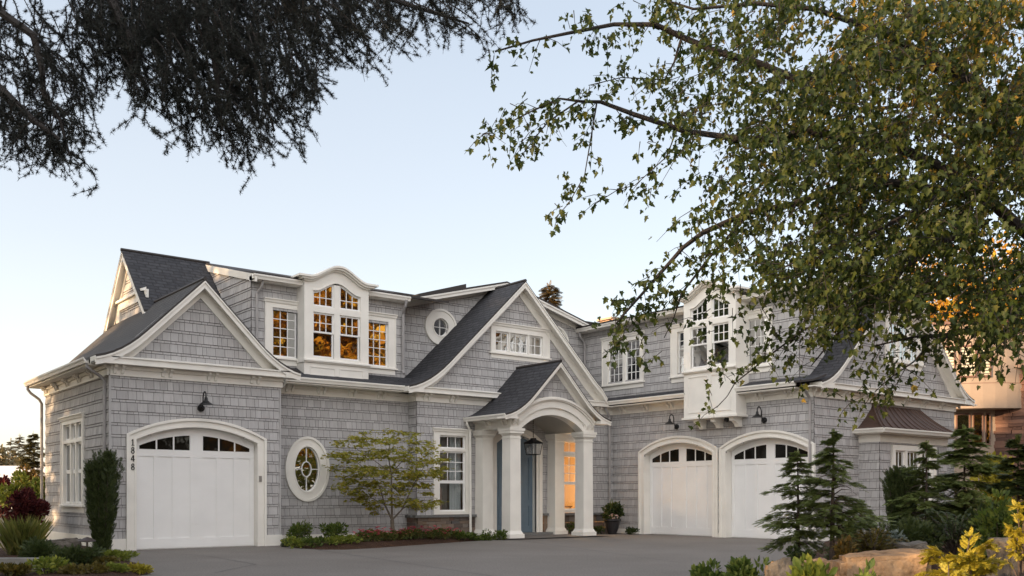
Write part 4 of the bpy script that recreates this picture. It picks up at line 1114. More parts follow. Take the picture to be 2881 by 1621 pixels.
def broadleaf(name, c, h, cr, cz, n, size, mat, label, group=None, tpl=OVAL, nb=40, rb=.32, trunk=.2, tmat=None, shell=.4):
    e = empty(name, c); tag(e, label, 'tree', group); c = Vector(c)
    cen = c+Vector((0, 0, cz)); mb = MB()
    mb.tube([c-Vector((0, 0, .2)), c+Vector((.1, 0, h*.25)), c+Vector((0, .1, cz))], [trunk, trunk*.75, trunk*.4], 8)
    for k in range(9):
        a = 2*math.pi*k/9; z0 = random.uniform(.3, .6)*h; f = random.uniform(.5, .85)
        s = c+Vector((0, 0, z0)); t = cen+Vector((cr[0]*f*math.cos(a), cr[1]*f*math.sin(a), cr[2]*random.uniform(-.2, .7)))
        mb.tube([s, s.lerp(t, .5)+Vector((0, 0, .3)), t], [trunk*.4, trunk*.2, .02], 5)
    mb.build('trunk', tmat or BARK, e)
    p, o = blobs(cen, cr, nb, rb, n, shell=shell)
    leaves('crown', p, unit(o+rdir(n)*.7-np.array((0, 0, .3))), rdir(n, .6), size*rng.uniform(.6, 1.3, n), tpl, mat, e)
    return e

G_MAPLE = leaf_mat('maple_leaf', [(0, (.026, .044, .009)), (.6, (.044, .066, .011)), (.95, (.068, .084, .013)), (1, (.10, .095, .015))], .48)
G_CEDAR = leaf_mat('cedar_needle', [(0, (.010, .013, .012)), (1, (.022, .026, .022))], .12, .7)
G_JMAPLE = leaf_mat('japanese_maple_leaf', [(0, (.19, .22, .03)), (.5, (.31, .31, .045)), (.8, (.42, .35, .055)), (1, (.48, .32, .06))], .5)
G_YEW = leaf_mat('yew_needle', [(0, (.026, .042, .014)), (.6, (.048, .068, .020)), (1, (.085, .10, .03))], .2)
G_HEM = leaf_mat('hemlock_needle', [(0, (.085, .12, .036)), (.5, (.145, .19, .052)), (1, (.24, .26, .07))], .38)
G_DARK = leaf_mat('dark_shrub_leaf', [(0, (.022, .038, .012)), (.6, (.048, .070, .018)), (1, (.085, .098, .024))], .25)
G_MID = leaf_mat('green_shrub_leaf', [(0, (.045, .075, .014)), (.5, (.09, .135, .024)), (1, (.17, .20, .04))], .35)
G_LIGHT = leaf_mat('light_shrub_leaf', [(0, (.09, .13, .020)), (.5, (.17, .21, .03)), (1, (.30, .30, .05))], .35)
G_GOLD = leaf_mat('golden_cypress_leaf', [(0, (.17, .15, .015)), (.5, (.34, .29, .025)), (1, (.48, .40, .05))], .35)
G_OLIVE = leaf_mat('olive_shrub_leaf', [(0, (.055, .05, .012)), (.5, (.11, .09, .016)), (1, (.17, .12, .025))], .3)
G_RED = leaf_mat('purple_leaf', [(0, (.045, .010, .014)), (.5, (.10, .020, .024)), (1, (.17, .045, .035))], .35)
G_AUT = leaf_mat('autumn_leaf', [(0, (.34, .15, .012)), (.5, (.60, .30, .022)), (.8, (.68, .42, .035)), (1, (.36, .28, .03))], .4)
G_BROWN = leaf_mat('bronze_leaf', [(0, (.06, .045, .012)), (.5, (.13, .09, .02)), (1, (.22, .12, .025))], .3)
G_GREY = leaf_mat('blue_grey_leaf', [(0, (.10, .13, .12)), (1, (.20, .24, .22))], .2)
G_PINK = leaf_mat('pink_petal', [(0, (.62, .05, .12)), (.5, (.72, .10, .17)), (1, (.80, .25, .22))], .3)
G_CREAM = leaf_mat('pale_petal', [(0, (.60, .35, .28)), (1, (.75, .55, .45))], .3)

# ---------------- the big maple on the right: limbs reach in over the picture
e = empty('maple_tree', (9.9, 3.3, .3)); tag(e, 'big maple leaning in from the right, its dark green leaves covering the upper right sky', 'tree')
mb = MB()
TB = Vector((9.9, 3.3, .1)); TM = AT(2640, 620, 9.6); TT = AT(2600, -120, 9.8)
mb.tube([TB, TB.lerp(TM, .5)+Vector((.1, 0, 0)), TM, AT(2625, 250, 9.7), TT, TT+Vector((.2, .3, 3))], [.26, .22, .19, .16, .12, .05], 12)
LIMBS = [   # picture positions and distance, then base radius
    ([(2640, 560, 9.6), (2539, 330, 9.4), (2440, 215, 9.2), (2356, 150, 9.0), (2300, 60, 8.9), (2260, -60, 8.8)], .085),
    ([(2440, 215, 9.2), (2300, 140, 8.9), (2150, 170, 8.7), (2000, 190, 8.6), (1900, 170, 8.5), (1800, 128, 8.4), (1717, 83, 8.4), (1645, 64, 8.3), (1540, 66, 8.3), (1428, 86, 8.2), (1345, 103, 8.2), (1245, 130, 8.1)], .048),
    ([(2640, 640, 9.6), (2480, 500, 9.3), (2380, 430, 9.1), (2278, 383, 9.0), (2160, 345, 8.8), (2040, 335, 8.7), (1950, 355, 8.6), (1850, 350, 8.5), (1717, 322, 8.5), (1595, 286, 8.4), (1517, 264, 8.4), (1456, 253, 8.3), (1406, 248, 8.3)], .058),
    ([(1406, 248, 8.3), (1330, 290, 8.2), (1270, 320, 8.2), (1212, 338, 8.1)], .010),
    ([(1456, 253, 8.3), (1380, 300, 8.3), (1340, 360, 8.2), (1305, 400, 8.2)], .009),
    ([(1500, 262, 8.4), (1488, 316, 8.3), (1462, 433, 8.3), (1429, 511, 8.2), (1395, 550, 8.2)], .008),
    ([(1700, 330, 8.5), (1678, 389, 8.4), (1606, 466, 8.4), (1562, 477, 8.4), (1495, 514, 8.3)], .007),
    ([(2480, 500, 9.3), (2360, 480, 9.0), (2245, 466, 8.9), (2106, 477, 8.7), (1995, 505, 8.6), (1884, 538, 8.5), (1773, 588, 8.4), (1706, 627, 8.4), (1645, 694, 8.3), (1585, 760, 8.3), (1548, 815, 8.3)], .045),
    ([(1884, 538, 8.5), (1790, 640, 8.4), (1720, 740, 8.3), (1690, 800, 8.3), (1670, 850, 8.3)], .016),
    ([(2640, 700, 9.6), (2575, 785, 9.4), (2504, 804, 9.3), (2449, 829, 9.2), (2394, 843, 9.1), (2352, 843, 9.1), (2296, 849, 9.0), (2200, 870, 8.9)], .045),
    ([(2394, 843, 9.1), (2340, 870, 9.0), (2291, 906, 9.0), (2240, 950, 9.0), (2200, 985, 8.9)], .014),
    ([(2504, 804, 9.3), (2440, 860, 9.2), (2420, 900, 9.2)], .012),
    ([(2480, 560, 9.3), (2380, 610, 9.1), (2296, 660, 9.0), (2216, 727, 8.9), (2144, 799, 8.8), (2105, 843, 8.8), (2040, 920, 8.7)], .034),
    ([(2144, 799, 8.8), (2030, 830, 8.7), (1944, 880, 8.6), (1846, 961, 8.5), (1827, 997, 8.5), (1802, 1025, 8.5)], .012),
    ([(2400, 470, 9.2), (2300, 540, 8.4), (2180, 600, 8.1), (2050, 640, 7.9), (1930, 690, 7.8)], .03),
    ([(2440, 215, 9.2), (2330, 260, 9.8), (2180, 270, 10.2), (2020, 250, 10.4), (1900, 260, 10.5)], .03),
    ([(2539, 330, 9.4), (2420, 360, 10.0), (2300, 300, 10.4), (2120, 420, 10.6), (1980, 420, 10.7)], .03),
    ([(2356, 150, 9.0), (2200, 70, 8.6), (2050, 20, 8.4), (1900, 10, 8.3), (1750, 20, 8.2), (1640, -10, 8.2)], .035),
    ([(1717, 83, 8.4), (1700, 150, 8.4), (1660, 200, 8.4), (1560, 200, 8.3), (1480, 215, 8.3)], .012),
]
limb_pts = []
for pts, r in LIMBS:
    q = [AT(*p) for p in pts]; m = len(q)
    for i in range(1, m-1): q[i] = q[i]+Vector((random.gauss(0, .015), random.gauss(0, .015), random.gauss(0, .015)))
    mb.tube(q, [max(.004, r*(1-.85*i/(m-1))) for i in range(m)], 8 if r > .03 else 5)
    limb_pts.append(q)
def inpoly(x, y, poly):
    c = False; n = len(poly); j = n-1
    for i in range(n):
        xi, yi = poly[i]; xj, yj = poly[j]
        if (yi > y) != (yj > y) and x < (xj-xi)*(y-yi)/(yj-yi)+xi: c = not c
        j = i
    return c
CORE = [(1835, -60), (2720, -60), (2720, 780), (2560, 840), (2470, 800), (2330, 830), (2230, 760), (2120, 780), (2020, 710), (1900, 660), (1800, 600), (1740, 540), (1800, 470), (1720, 400), (1750, 300), (1690, 200), (1790, 120)]
twigs = []
def twig(a, d, L, k):
    """a little branchlet from a in direction d, sagging; returns leaf anchor points"""
    pts = [a + d*L*t + Vector((0, 0, -.35*L*t*t)) for t in (0, .5, 1.0)]
    mb.tube(pts, [.004, .0026, .0015], 4, caps=False)
    out = []
    for j in range(k):
        t = random.uniform(.2, 1.0); q = a + d*L*t + Vector((0, 0, -.35*L*t*t))
        out.append(q+Vector((random.gauss(0, .03), random.gauss(0, .03), random.gauss(-.01, .03))))
    return out
LP = []
while len(twigs) < 2450:                       # twigs through the dense body
    x, y = random.uniform(1690, 2720), random.uniform(-60, 850)
    if not inpoly(x, y, CORE): continue
    # thinner towards the left rim, and a few real gaps
    g = math.sin(x*.011+1.3)*math.sin(y*.013+.4)+.5*math.sin(x*.023+y*.017)
    if g < -.55 and random.random() < .8: continue
    if x < 1900 and random.random() < .45: continue
    if x < 2050 and random.random() < .25: continue
    t = random.uniform(7.2, 10.8)
    d = Vector((random.gauss(-.5, .5), random.gauss(.1, .5), random.gauss(-.25, .35))).normalized()
    twigs.append(1); LP += twig(AT(x, y, t), d, random.uniform(.25, .5), random.randint(9, 15))
for (pts, r), q in zip(LIMBS, limb_pts):       # leaves along the limbs that reach out
    m = len(q)
    for i in range(m-1):
        x = pts[i+1][0]
        if x > 2150 and pts[i+1][1] < 780: continue
        L = (q[i+1]-q[i]).length
        k = max(1, int(L*(11.0 if r < .02 else 10.0)))
        for j in range(k):
            u = random.random(); a = q[i].lerp(q[i+1], u)
            d = Vector((random.gauss(-.35, .6), random.gauss(.1, .6), random.gauss(-.15, .5))).normalized()
            LP += twig(a, d, random.uniform(.10, .26) if x < 1700 else random.uniform(.15, .4), random.randint(4, 8))
# hanging tufts low on the left rim, in front of the right wing
for (x, y, rx, ry, k, t) in ((1620, 740, 60, 60, 12, 8.3), (1560, 800, 25, 55, 9, 8.3), (1590, 860, 40, 30, 6, 8.3), (1700, 690, 50, 50, 9, 8.4), (1760, 640, 60, 50, 10, 8.4), (1800, 760, 60, 60, 12, 8.5), (1870, 840, 70, 60, 16, 8.6),
                             (1960, 860, 70, 60, 14, 8.7), (2060, 840, 70, 60, 14, 8.8), (1940, 750, 80, 50, 16, 8.6), (2080, 740, 80, 60, 16, 8.8), (2180, 900, 50, 60, 9, 8.9), (2230, 880, 60, 60, 14, 8.9), (2260, 930, 60, 50, 12, 9), (2180, 990, 70, 25, 8, 8.9),
                             (2130, 1000, 40, 20, 4, 8.8), (2470, 900, 60, 40, 10, 9.2), (2520, 870, 60, 60, 12, 9.3), (1670, 870, 25, 20, 3, 8.4), (1800, 1015, 22, 30, 4, 8.5), (1910, 930, 30, 25, 3, 8.5), (2000, 930, 40, 25, 3, 8.6), (1440, 470, 25, 40, 3, 8.2), (1400, 530, 18, 20, 2, 8.2),
                             (1250, 310, 40, 40, 5, 8.1), (1310, 280, 50, 40, 7, 8.2), (1380, 250, 50, 40, 7, 8.2), (1320, 370, 30, 40, 4, 8.2), (1270, 120, 40, 25, 3, 8.1), (1480, 60, 60, 40, 7, 8.2), (1560, 110, 60, 40, 5, 8.3), (1640, 30, 70, 40, 9, 8.2), (1720, 30, 70, 50, 12, 8.3), (1740, 160, 60, 60, 10, 8.4), (1620, 180, 50, 40, 6, 8.3), (1520, 200, 60, 40, 5, 8.3), (1640, 460, 30, 25, 3, 8.4), (1500, 290, 50, 40, 5, 8.3), (1580, 320, 50, 40, 6, 8.4)):
    for j in range(k if y < 620 or x < 1640 else int(k*.6)):
        d = Vector((random.gauss(-.3, .5), random.gauss(0, .5), random.gauss(-.3, .4))).normalized()
        LP += twig(AT(x+random.uniform(-rx, rx), y+random.uniform(-ry, ry), t+random.uniform(-.35, .35)), d, random.uniform(.1, .24), random.randint(5, 8))
LP = np.array([tuple(p) for p in LP]); n = len(LP)
mb.build('trunk', BARK_D, e)
ld_ = unit(np.column_stack([rng.normal(-.1, .5, n), rng.normal(0, .5, n), rng.normal(-.75, .35, n)])); ln_ = unit(np.column_stack([rng.normal(-.3, .6, n), rng.normal(-.3, .6, n), rng.normal(.5, .5, n)])); ls_ = rng.uniform(.036, .072, n)
# golden sunlight put into the leaf colour towards the trunk, mostly high up
sunlit = rng.random(n) < np.clip((LP[:, 0]-7.0)/2.4, 0, 1)*np.clip((LP[:, 2]-3.4)/2.0, 0.02, 1)*.85
G_SUNLIT = leaf_mat('sunlit_maple_leaf', [(0, (.09, .085, .012)), (.5, (.17, .125, .016)), (1, (.30, .19, .022))], .5)
leaves('crown', LP[~sunlit], ld_[~sunlit], ln_[~sunlit], ls_[~sunlit], MAPLE, G_MAPLE, e)
leaves('crown', LP[sunlit], ld_[sunlit], ln_[sunlit], ls_[sunlit], MAPLE, G_SUNLIT, e)

# ---------------- the cedar whose hanging branches darken the upper left
e = empty('cedar_tree', (-2.2, 9.4, 0)); tag(e, 'dark cedar at upper left, its hanging needled branches black against the sky', 'tree')
mb = MB(); ct = Vector((-2.2, 9.4, 0))
mb.tube([ct-Vector((0, 0, .3)), ct+Vector((.1, 0, 3)), ct+Vector((0, .1, 7)), ct+Vector((.1, 0, 13))], [.38, .32, .24, .05], 12)
def ymax(x):
    pts = [(-80, 430), (0, 440), (60, 462), (120, 450), (200, 440), (240, 345), (300, 250), (340, 335), (400, 300), (450, 445), (520, 400), (600, 512), (660, 435), (700, 405), (770, 415), (800, 275), (850, 190), (930, 212), (960, 95), (1030, 155), (1080, 120), (1150, 112), (1190, 142), (1250, 62), (1320, 78)]
    for (a, b), (c, d) in zip(pts, pts[1:]):
        if a <= x <= c: return b+(d-b)*(x-a)/(c-a)
    return 60
limb_c = [[(-60, -150, 8.6), (0, 30, 8.5), (85, 90, 8.4), (105, 170, 8.4), (110, 240, 8.4), (150, 300, 8.4), (175, 390, 8.4)], [(-80, 180, 8.2), (0, 225, 8.2), (80, 300, 8.2), (150, 350, 8.2)], [(-60, -150, 8.6), (250, -60, 9.0), (500, 0, 9.2), (640, 160, 9.2), (690, 330, 9.2)], [(250, -60, 9.0), (700, -80, 9.3), (900, -30, 9.4), (1050, 20, 9.5), (1180, 60, 9.6)],
          [(500, 0, 9.2), (540, 150, 9.1), (560, 330, 9.1)], [(250, -60, 9.0), (330, 100, 8.9), (330, 220, 8.9)], [(900, -30, 9.4), (1150, -50, 9.5), (1290, 0, 9.6)]]
for k, L in enumerate(limb_c):
    q = [AT(*p) for p in L]
    if k in (0, 2): q = [ct+Vector((0, 0, 7.2 if k else 6.0))] + q
    mb.tube(q, [max(.006, (.05 if k != 1 else .06)*(1-.8*i/(len(q)-1))) for i in range(len(q))], 7)
P, D = [], []
def hang(x, y, dx, L, t, dens=1.0):
    """one hanging shoot ending at (x,y), short-shoot tufts all along it"""
    x0, y0 = x-dx*L, y-L*(1-.25*dx); bend = random.gauss(0, 22); tt = random.uniform(-.5, .5)
    pts = []
    for i in range(6):
        u = i/5; pts.append(AT(x0+(x-x0)*u+bend*math.sin(u*3.14), y0+(y-y0)*u**1.1, t+tt*(1-u)))
    mb.tube(pts, [.007, .006, .005, .004, .003, .002], 4, caps=False)
    nn = int(L/5.4*dens)
    for j in range(nn):
        u = random.random()**.9*5; i = min(4, int(u)); P.append(pts[i].lerp(pts[i+1], u-i)); D.append((random.gauss(0, 1), random.gauss(0, 1), random.gauss(0, 1)))
    for j in range(int(L/26)):                  # side shoots
        u = random.uniform(.3, 1)*5; i = min(4, int(u)); a = pts[i].lerp(pts[i+1], u-i)
        d = (pts[5]-pts[3]).normalized()+Vector((random.gauss(0, .75), random.gauss(0, .75), random.gauss(0, .5))); d.normalize(); l = random.uniform(.09, .32)
        mb.tube([a, a+d*l], [.003, .0015], 4, caps=False)
        for m_ in range(int(l/.018)): P.append(a+d*l*random.random()); D.append((random.gauss(0, 1), random.gauss(0, 1), random.gauss(0, 1)))
for k in range(380):
    x = random.uniform(-60, 1335)
    if x > 980 and random.random() < .45: continue
    if 240 < x < 460 and random.random() < .1: continue
    if x > 800 and random.random() < .25: continue
    if x < 240 and random.random() < .08: continue
    ym = ymax(x)-random.uniform(0, 40); y = ym*(random.random()**.55)
    if 430 < x < 790 or 250 < x < 330: y = ym*(random.random()**.8)
    dx = random.gauss(.26, .27) if x < 800 else random.gauss(.62, .28)
    hang(x, y, dx, random.uniform(90, 210), random.uniform(8.3, 10.2))
for k in range(175):                             # the thick middle
    x = random.gauss(590, 110); y = random.uniform(0, max(60, ymax(min(780, max(430, x)))*.80)); hang(x, y, random.gauss(.3, .28), random.uniform(90, 190), random.uniform(8.6, 10.8), 1.15)
for k in range(100):
    x = random.uniform(220, 430); y = random.uniform(-10, 205); hang(x, y, random.gauss(.2, .15), random.uniform(90, 160), random.uniform(8.6, 10.4))
for k in range(60):
    x = random.uniform(430, 1000); y = random.uniform(-20, 105); hang(x, y, random.gauss(.4, .15), random.uniform(90, 160), random.uniform(8.6, 10.4))
for L in limb_c[:2]+limb_c[3:]:                  # tufted shoots straight off the limbs too
    for (x0, y0, t0), (x1, y1, t1) in zip(L, L[1:]):
        for j in range(7):
            u = random.random(); x, y = x0+(x1-x0)*u, y0+(y1-y0)*u
            dx = random.gauss(.1, .5); l = random.uniform(40, 110); hang(x+dx*l, y+l*.8, dx, l, t0)
nv = len(P)
# the rest of the crown round the trunk, outside the picture
p, o = blobs((-3.4, 10.6, 8.6), (3.3, 2.9, 4.6), 80, .26, 9000, shell=.3)
crown_far = p
mb.build('trunk', BARK_D, e)
PP = np.array([tuple(p) for p in P])
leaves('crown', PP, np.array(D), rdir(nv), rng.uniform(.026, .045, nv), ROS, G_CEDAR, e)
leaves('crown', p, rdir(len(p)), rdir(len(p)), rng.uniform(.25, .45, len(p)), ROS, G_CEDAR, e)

# ---------------- japanese maple in the bed
base = AT(990, 1345, 25.2); base.z = .10
e = empty('japanese_maple', base); tag(e, 'small japanese maple with tiered olive and bronze leaves in the bed by the oval window', 'tree')
mb = MB(); T = 25.2
fk = AT(986, 1308, T)
mb.tube([base-Vector((0, 0, .1)), fk], [.06, .05], 8)
tips = []
for pts, r in (([(986, 1308), (968, 1270), (955, 1225), (930, 1190), (895, 1160)], .028), ([(986, 1308), (985, 1250), (984, 1190), (975, 1140), (985, 1105)], .03), ([(986, 1308), (1012, 1280), (1030, 1240), (1050, 1200), (1075, 1160)], .026), ([(968, 1270), (930, 1250), (895, 1235), (870, 1225)], .014), ([(1012, 1280), (1045, 1262), (1075, 1258)], .013), ([(985, 1190), (1020, 1150), (1040, 1120)], .014), ([(984, 1190), (930, 1150), (890, 1125), (845, 1130)], .013), ([(955, 1225), (940, 1262), (925, 1280)], .008)):
    q = [AT(x, y, T+random.uniform(-.5, .5)*i/len(pts)) for i, (x, y) in enumerate(pts)]; q[0] = AT(*pts[0], T)
    mb.tube(q, [max(.004, r*(1-.8*i/(len(q)-1))) for i in range(len(q))], 6); tips += q[1:]
mb.build('trunk', BARK_G, e)
P, D, N = [], [], []
for (x, y, rx, k) in ((845, 1135, 22, 5), (880, 1112, 35, 11), (950, 1102, 45, 13), (1010, 1098, 40, 11), (1060, 1122, 35, 10), (1090, 1150, 30, 9), (905, 1150, 45, 16), (970, 1140, 50, 18), (1040, 1160, 45, 15), (880, 1185, 40, 14), (945, 1185, 50, 18), (1010, 1195, 50, 18), (1070, 1190, 40, 12), (900, 1215, 45, 14), (970, 1225, 50, 17), (1040, 1230, 45, 13), (880, 1245, 40, 10), (940, 1255, 40, 9), (1000, 1262, 40, 9), (1060, 1262, 40, 9), (930, 1282, 25, 4), (1075, 1280, 25, 4), (1100, 1175, 20, 4)):
    for j in range(k):
        c0 = AT(x+random.uniform(-rx, rx), y+random.uniform(-14, 14), T+random.uniform(-1.1, 1.1)*min(1, rx/45))
        for i in range(random.randint(12, 22)):
            P.append(c0+Vector((random.gauss(0, .11), random.gauss(0, .11), random.gauss(0, .028)))); D.append((random.gauss(0, 1), random.gauss(0, 1), random.gauss(-.35, .25))); N.append((random.gauss(0, .35), random.gauss(-.2, .35), 1))
P = np.array([tuple(p) for p in P]); n = len(P)
leaves('crown', P, np.array(D), np.array(N), rng.uniform(.055, .10, n), PALM, G_JMAPLE, e)

# ---------------- columnar yews
def yew(c, h, w, label, n=2600):
    e = empty('columnar_yew', c); tag(e, label, 'shrub', 'columnar yews'); c = Vector(c)
    mb = MB(); P, D = [], []
    for k in range(40):
        a = random.random()*6.283; r0 = w*.13*random.random(); f = random.uniform(.35, 1)
        b = c+Vector((r0*math.cos(a), r0*math.sin(a), 0)); hh = h*random.uniform(.72, 1.0)
        t = c+Vector((w*f*.5*math.cos(a), w*f*.5*math.sin(a), hh))
        m_ = b.lerp(t, .5)+Vector((w*.10*math.cos(a), w*.10*math.sin(a), 0))
        mb.tube([b-Vector((0, 0, .08)), m_, t], [.012, .008, .003], 5)
        for j in range(n//40):
            u = random.random()**.85; q = (b.lerp(m_, u*2) if u < .5 else m_.lerp(t, u*2-1))
            o = Vector((random.gauss(0, 1), random.gauss(0, 1), 0)); o = o.normalized()*random.uniform(.01, .075)
            P.append(tuple(q+o)); D.append(tuple(o.normalized()*.55+Vector((0, 0, 1))))
    mb.build('stems', BARK, e); n2 = len(P)
    leaves('foliage', np.array(P), np.array(D), rdir(n2), rng.uniform(.08, .14, n2), FINE, G_YEW, e)
yew((5.72, 20.9, .06), 2.08, .72, 'dark columnar yew widening upward beside the single garage door corner', 9000)
yew((15.9, 9.0, .45), 1.28, .52, 'narrow dark columnar yew standing in front of the bay window on the right', 5000)
# ---------------- young conifers on the right
def zr(p): return h_right(p.x, p.y)
def on_right(vx, t):
    p = AT(vx, 1400, t); p.z = zr(p); return p
def conif(vx, t, topy, w, n, label, **k):
    p = on_right(vx, t); top = AT(vx, topy, t).z
    return conifer('hemlock', p, top-p.z, w, n, k.pop('size', .14), k.pop('mat', G_HEM), label, 'young hemlocks on the right', **k)
conif(2008, 14.6, 1138, .66, 4600, 'young hemlock left of the pair, in front of the nearer garage door', lean=(.02, .03), bare=.2)
conif(2092, 14.0, 1088, .78, 5200, 'taller young hemlock right of the pair, with a bare leader at its top', lean=(.05, .0), trunk=.045, bare=.24)
conif(2330, 16.2, 1112, .62, 4200, 'slender light green hemlock in front of the bay window')
conif(2425, 16.8, 1078, .95, 7500, 'broad dark hemlock between the bay window and the stucco house', size=.19)
conif(2165, 15.2, 1268, .6, 3500, 'low spreading hemlock behind the pair of young hemlocks', size=.16, droop=.5)
conif(2560, 13.2, 1105, .50, 6000, 'dark green conifer cut by the right edge of the photo', size=.18, mat=G_DARK)

# ---------------- shrubs on the right
def ar(name, vx, topy, t, wV, n, size, mat, label, **k):
    p = on_right(vx, t); return arching(name, p, wV*PXM(t)/2, AT(vx, topy, t).z-p.z, n, size, mat, label, **k)
def sh(name, vx, topy, t, wV, n, size, tpl, mat, label, depth=None, **k):
    p = on_right(vx, t); h = AT(vx, topy, t).z-p.z; r = wV*PXM(t)/2
    return shrub(name, p, (r, depth or r*.9, max(.1, h)/1.85), n, size, tpl, mat, label, **k)
sh('shrub', 1785, 1418, 11.0, 130, 1100, .075, OVAL, G_MID, 'low green shrub at the left end of the foreground planting by the drive', rb=.36, nb=20)
sh('shrub', 1880, 1402, 10.6, 150, 1300, .08, OVAL, G_MID, 'green leafy shrub between the drive and the small boulder', rb=.36, nb=22)
sh('shrub', 2040, 1398, 8.6, 150, 700, .10, OVAL, G_LIGHT, 'yellow green leafy shrub in front of the small boulder', rb=.34, nb=18, up=.9)
sh('shrub', 2175, 1425, 7.9, 120, 600, .09, OVAL, G_MID, 'green shrub low in front of the big boulder', rb=.4)
ar('golden_cypress', 2420, 1340, 8.4, 205, 1500, .10, G_GOLD, 'bright yellow cypress shrub right of the big boulder', stems=30)
ar('golden_cypress', 2385, 1408, 7.7, 120, 500, .09, G_GOLD, 'small yellow cypress low in front of the bright yellow cypress', stems=18)
ar('shrub', 2195, 1322, 12.6, 190, 2400, .075, G_OLIVE, 'olive bronze shrub behind the big boulder', stems=36, tpl=FINE)
sh('shrub', 2130, 1350, 12.2, 70, 600, .07, OVAL, G_BROWN, 'small bronze shrub at the foot of the taller young hemlock')
sh('shrub', 2300, 1290, 13.4, 190, 1800, .085, FINE, G_DARK, 'dark green shrub in front of the bay window sill', rb=.36, nb=22)
ar('shrub', 2400, 1265, 13.6, 240, 3200, .09, G_DARK, 'large dark shrub under the broad dark hemlock', stems=40, tpl=FINE)
sh('shrub', 2255, 1315, 12.9, 90, 500, .06, OVAL, G_GREY, 'blue grey shrub beside the olive bronze shrub', rb=.4)
sh('shrub', 2510, 1248, 11.6, 170, 1300, .085, OVAL, G_MID, 'pale leafed shrub at the right edge above the mulch', rb=.36, nb=20)
sh('shrub', 2470, 1292, 11.8, 130, 1100, .08, OVAL, G_DARK, 'dark leafy shrub below the pale leafed shrub')
ar('golden_cypress', 2568, 1262, 9.2, 90, 500, .10, G_GOLD, 'yellow cypress cut by the right edge of the photo', stems=18)
sh('shrub', 2010, 1372, 13.6, 80, 450, .06, OVAL, G_DARK, 'small dark plant at the foot of the left young hemlock')
e = sh('shrub', 2510, 1095, 21.0, 130, 1900, .12, OVAL, G_GOLD, 'yellow green shrub in front of the stucco house', rb=.34, nb=22)

# ---------------- boulders
def rock_mat(name, c1, c2):
    m, n, l, b = new_mat(name)
    tc = n.new('ShaderNodeTexCoord'); t = n.new('ShaderNodeTexNoise'); t.inputs['Scale'].default_value = 3.2; t.inputs['Detail'].default_value = 10; t.inputs['Roughness'].default_value = .68
    l.new(tc.outputs['Object'], t.inputs['Vector']); k = ramp(n, [(.32, (c1[0]*.25, c1[1]*.22, c1[2]*.2)), (.42, c1), (.7, c2)]); l.new(t.outputs['Fac'], k.inputs['Fac']); l.new(k.outputs['Color'], b.inputs['Base Color'])
    b.inputs['Roughness'].default_value = .9; b.inputs['Specular IOR Level'].default_value = .2
    t2 = n.new('ShaderNodeTexNoise'); t2.inputs['Scale'].default_value = 14; t2.inputs['Detail'].default_value = 10; l.new(tc.outputs['Object'], t2.inputs['Vector'])
    bp = n.new('ShaderNodeBump'); bp.inputs['Strength'].default_value = 1.0; bp.inputs['Distance'].default_value = .04; l.new(t2.outputs['Fac'], bp.inputs['Height']); l.new(bp.outputs['Normal'], b.inputs['Normal'])
    return m
ROCK = rock_mat('sandstone', (.22, .145, .09), (.36, .25, .155)); ROCK_G = rock_mat('grey_rock', (.12, .105, .09), (.20, .18, .16))
from mathutils import noise as mnoise
def boulder(c, half, yaw, mat, label, seed, name='boulder'):
    bm = bmesh.new(); bmesh.ops.create_cube(bm, size=2)
    bmesh.ops.bevel(bm, geom=list(bm.edges), offset=.16, segments=2, affect='EDGES'); bmesh.ops.subdivide_edges(bm, edges=list(bm.edges), cuts=7, use_grid_fill=True)
    for v in bm.verts:
        p = v.co*1.1+Vector((seed*7.1, seed*3.3, 0)); q = v.co*3.2+Vector((seed, 0, seed*2))
        v.co += v.co.normalized()*(mnoise.fractal(p*.55, 1, 2, 2)*.22+mnoise.fractal(q, .8, 2, 4)*.06); v.co.z += v.co.x*.10-v.co.y*.06
        v.co = Vector((v.co.x*half[0], v.co.y*half[1], v.co.z*half[2]))
    me = bpy.data.meshes.new(name); bm.to_mesh(me); bm.free(); me.materials.append(mat)
    me.polygons.foreach_set('use_smooth', [False]*len(me.polygons))
    o = bpy.data.objects.new(name, me); COL.objects.link(o); o.location = c; o.rotation_euler = (random.uniform(-.05, .05), random.uniform(-.05, .05), yaw); tag(o, label, 'rock', 'boulders in the planting beds'); return o
def bd(vx, topy, t, wV, dep, yaw, mat, label, seed, zf=None):
    p = AT(vx, topy, t); top = p.z; g_ = h_right(p.x, p.y) if vx > 1000 else h_left(p.x, p.y); hz = max(.12, (top-max(g_, -.1)+.12)/2); boulder((p.x, p.y, top-hz), (wV*PXM(t)/2, dep, hz), yaw, mat, label, seed)
bd(2215, 1393, 9.3, 222, .42, R(-52), ROCK, 'large flat topped tan boulder in the sun, right foreground', 1)
bd(2035, 1408, 10.2, 160, .36, R(-30), ROCK, 'smaller brown boulder left of the large tan boulder', 2.3)
bd(1960, 1412, 10.0, 60, .24, R(-50), ROCK_G, 'grey boulder wedged against the leafy green shrub', 3.7)
bd(2290, 1368, 12.2, 50, .3, R(-40), ROCK_G, 'small grey rock in the mulch behind the large tan boulder', 4.1)
bd(2560, 1348, 10.4, 110, .3, R(-40), ROCK_G, 'grey rock in the mulch at the right edge', 5.2)
bd(158, 1357, 19.6, 78, .35, R(-20), ROCK_G, 'square dark rock against the left side of the house', 6.6)

